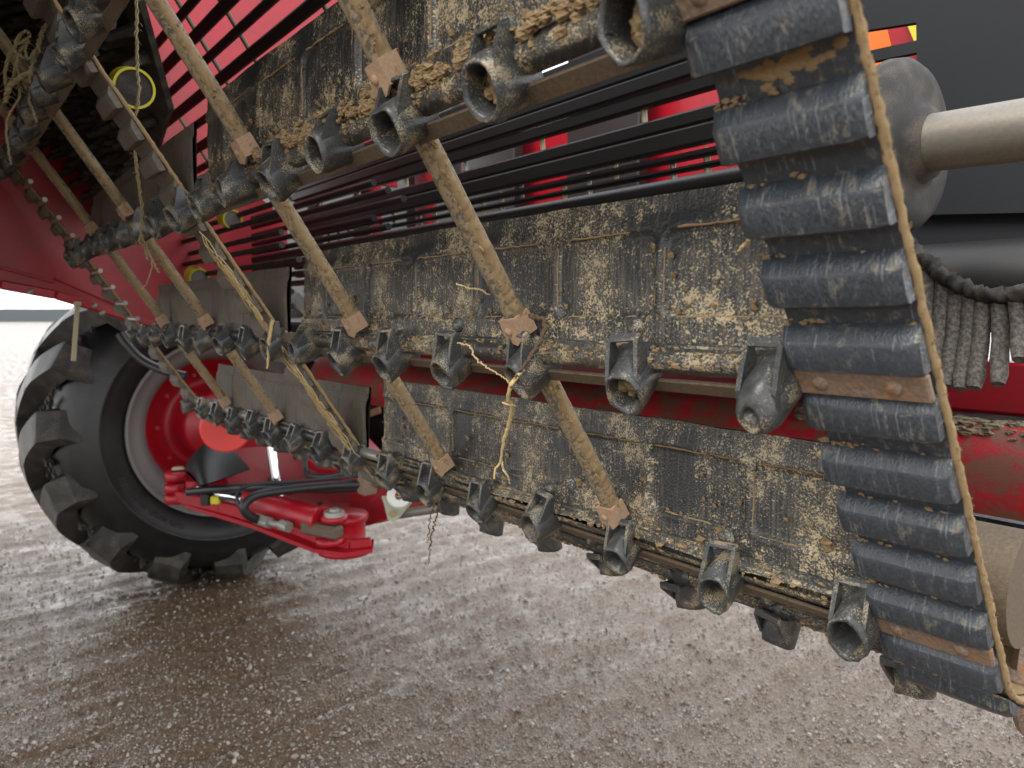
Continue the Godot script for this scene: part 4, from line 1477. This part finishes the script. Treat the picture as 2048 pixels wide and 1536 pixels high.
func make_strands() -> void:
	rng.seed = 120
	strand("long pale twine hanging straight down past the yellow-rimmed roller", [[274, -20, 1.15], [273, 100, 1.17], [277, 180, 1.18], [268, 260, 1.2], [274, 340, 1.22], [284, 420, 1.24], [282, 470, 1.25], [296, 520, 1.26]], 0.0026, M.twine)
	strand("thin pale twine looping from the knot down to the grey pins", [[284, 470, 1.25], [303, 520, 1.27], [300, 548, 1.28], [290, 572, 1.29], [278, 580, 1.29]], 0.0012, M.twine)
	strand("frayed twine end beside the knot on the upper flight", [[284, 468, 1.25], [278, 485, 1.25], [286, 490, 1.25], [298, 508, 1.26], [318, 545, 1.27]], 0.0018, M.twine)
	strand("thick twine sagging between the rubber fingers", [[30, 104, 1.2], [60, 122, 1.2], [110, 142, 1.2], [150, 135, 1.2], [175, 122, 1.22]], 0.0042, M.twine, 0.001)
	strand("twine bundle rising to the peak of the tangle", [[60, 150, 1.2], [72, 110, 1.2], [84, 70, 1.2], [92, 50, 1.2], [106, 44, 1.2]], 0.0042, M.twine, 0.0012)
	strand("twine falling from the tangle to a burnt orange end", [[58, 145, 1.2], [34, 160, 1.19], [18, 175, 1.18], [10, 205, 1.18]], 0.0045, M.twine, 0.0012)
	strand("limp twine tail dangling below the tangle", [[60, 150, 1.2], [62, 180, 1.2], [58, 200, 1.2], [66, 222, 1.2], [74, 244, 1.2]], 0.0020, M.twine)
	strand("twine loop at the left of the tangle", [[30, 100, 1.2], [18, 112, 1.2], [10, 145, 1.2], [12, 180, 1.2]], 0.0028, M.twine)
	strand("twine loop arching over the tangle", [[28, 100, 1.2], [36, 76, 1.2], [52, 62, 1.2], [58, 72, 1.2], [44, 96, 1.2], [34, 120, 1.2], [28, 150, 1.2], [20, 170, 1.2]], 0.0026, M.twine)
	strand("short twine curl inside the tangle", [[36, 88, 1.19], [56, 80, 1.19], [50, 100, 1.19], [58, 118, 1.19], [70, 100, 1.19], [66, 130, 1.19]], 0.0024, M.twine)
	strand("twine tail hanging beside the burnt end", [[36, 118, 1.2], [36, 160, 1.2], [38, 195, 1.2], [20, 225, 1.2], [12, 260, 1.2], [22, 330, 1.22]], 0.0018, M.twine)
	strand("hair-thin twine crossing the rubber fingers", [[94, 24, 1.2], [104, 44, 1.2], [134, 66, 1.2], [136, 96, 1.21], [152, 132, 1.22], [188, 178, 1.24], [218, 184, 1.26]], 0.0011, M.twine)
	strand("brown root draped over the cups of the middle flight", [[1058, 632, 0.66], [1088, 640, 0.655], [1084, 672, 0.65], [1062, 712, 0.635], [1036, 748, 0.62], [1020, 775, 0.615]], 0.0022, M.fibre_dark, 0.0012, "root")
	strand("forked straw stalk hanging between the middle and lower flights", [[1046, 738, 0.625], [1022, 770, 0.615], [1016, 800, 0.63], [1024, 812, 0.64], [1020, 840, 0.66], [1008, 880, 0.68], [1000, 925, 0.70], [990, 938, 0.70], [988, 958, 0.70]], 0.0019, M.straw, 0.0004, "straw")
	strand("thin second leg of the forked straw stalk", [[1002, 915, 0.70], [1006, 938, 0.70], [1014, 950, 0.70], [1020, 968, 0.71]], 0.0011, M.straw, 0.0006, "straw")
	strand("straw snippet tied across the forked stalk", [[1004, 805, 0.63], [1018, 810, 0.63], [1032, 812, 0.64]], 0.0010, M.straw, 0.0003, "straw")
	strand("fine pale root on the flap beside the rod clip", [[912, 568, 0.74], [935, 576, 0.735], [960, 580, 0.73], [980, 590, 0.725]], 0.0009, M.straw, 0.0008, "root")
	strand("fine pale root lying across two middle cups", [[915, 686, 0.72], [940, 694, 0.70], [950, 716, 0.69], [975, 735, 0.67], [1000, 750, 0.65], [1022, 768, 0.635]], 0.0009, M.straw, 0.001, "root")
	strand("pale root hanging from a belt tooth", [[1500, 446, 0.47], [1506, 462, 0.47], [1494, 484, 0.475], [1476, 502, 0.48]], 0.0016, M.straw, 0.0006, "root")
	strand("flat pale straw stuck to the lower belt edge", [[1636, 908, 0.60], [1655, 915, 0.595], [1668, 945, 0.59], [1690, 980, 0.585]], 0.0026, M.straw, 0.0006, "straw")
	strand("dark root trailing below the lower flight", [[886, 975, 1.0], [878, 1010, 1.0], [868, 1050, 1.0], [862, 1085, 1.0], [856, 1128, 1.0]], 0.0012, M.fibre_dark, 0.002, "root")
	strand("short dark root beside the trailing root", [[868, 1010, 1.0], [860, 1040, 1.0], [856, 1085, 1.0]], 0.0009, M.fibre_dark, 0.002, "root")
	strand("straw hooked over the middle flight near the centre belt", [[545, 640, 1.2], [538, 680, 1.2], [537, 710, 1.21], [534, 738, 1.21]], 0.0032, M.straw, 0.0006, "straw")
	# fibres caught on the middle belt
	var fib := surf()
	rng.seed = 140
	for i in 70:
		var u := rng.randf_range(-0.2, 0.24)
		var x := -0.967 + rng.randf_range(0.02, 0.05)
		var ps := []
		for k in 6:
			ps.append(web.transform * Vector3(x + k * 0.002 + rng.randf_range(-0.003, 0.003), u - k * rng.randf_range(0.008, 0.02), -0.030 + rng.randf_range(-0.003, 0.004)))
		tube(fib, ps, 0.0009, 4, false)
	var fo := obj("plant_fibres", fib, M.straw)
	fo.set_meta("kind", "stuff")
	tag(fo, "dry plant fibres combed along the middle belt", "fibres")

# ---------------------------------------------------------------- scene
func _ready() -> void:
	var cam := Camera3D.new()
	cam.name = "camera"
	add_child(cam)
	cam.position = CAM
	cam.rotation = Vector3(-TH, 0, 0)
	var lens := CameraAttributesPhysical.new()
	lens.frustum_focal_length = 12.0 * F / 768.0
	lens.frustum_focus_distance = 0.78
	lens.frustum_near = 0.02
	lens.frustum_far = 1200.0
	lens.exposure_aperture = 8.0
	cam.attributes = lens
	cam.current = true
	var env := Environment.new()
	env.background_mode = Environment.BG_SKY
	var sm := ProceduralSkyMaterial.new()
	sm.sky_top_color = Color(0.86, 0.87, 0.89)
	sm.sky_horizon_color = Color(0.95, 0.95, 0.945)
	sm.sky_curve = 0.2
	sm.ground_bottom_color = Color(0.35, 0.33, 0.30)
	sm.ground_horizon_color = Color(0.80, 0.82, 0.84)
	sm.sun_angle_max = 1.0
	sm.energy_multiplier = 1.0
	var sky := Sky.new()
	sky.sky_material = sm
	env.sky = sky
	env.tonemap_mode = Environment.TONE_MAPPER_LINEAR
	env.tonemap_exposure = 3.4
	env.sdfgi_enabled = true
	env.ssao_enabled = true
	env.ssil_enabled = true
	var we := WorldEnvironment.new()
	we.environment = env
	add_child(we)
	var sun := DirectionalLight3D.new()
	sun.light_energy = 0.3
	sun.light_angular_distance = 30.0
	sun.light_color = Color(1.0, 0.98, 0.95)
	sun.shadow_enabled = true
	add_child(sun)
	sun.look_at_from_position(Vector3.ZERO, Vector3(0.55, -0.75, -0.55))

	nz.noise_type = FastNoiseLite.TYPE_SIMPLEX_SMOOTH
	nz.frequency = 0.05
	nz.fractal_octaves = 3
	nz.seed = 3
	rng.seed = 1
	make_materials()
	M.flap_far = M.comb
	make_ground()
	make_web()
	make_body()
	make_axle()
	make_wheel()
	make_strands()
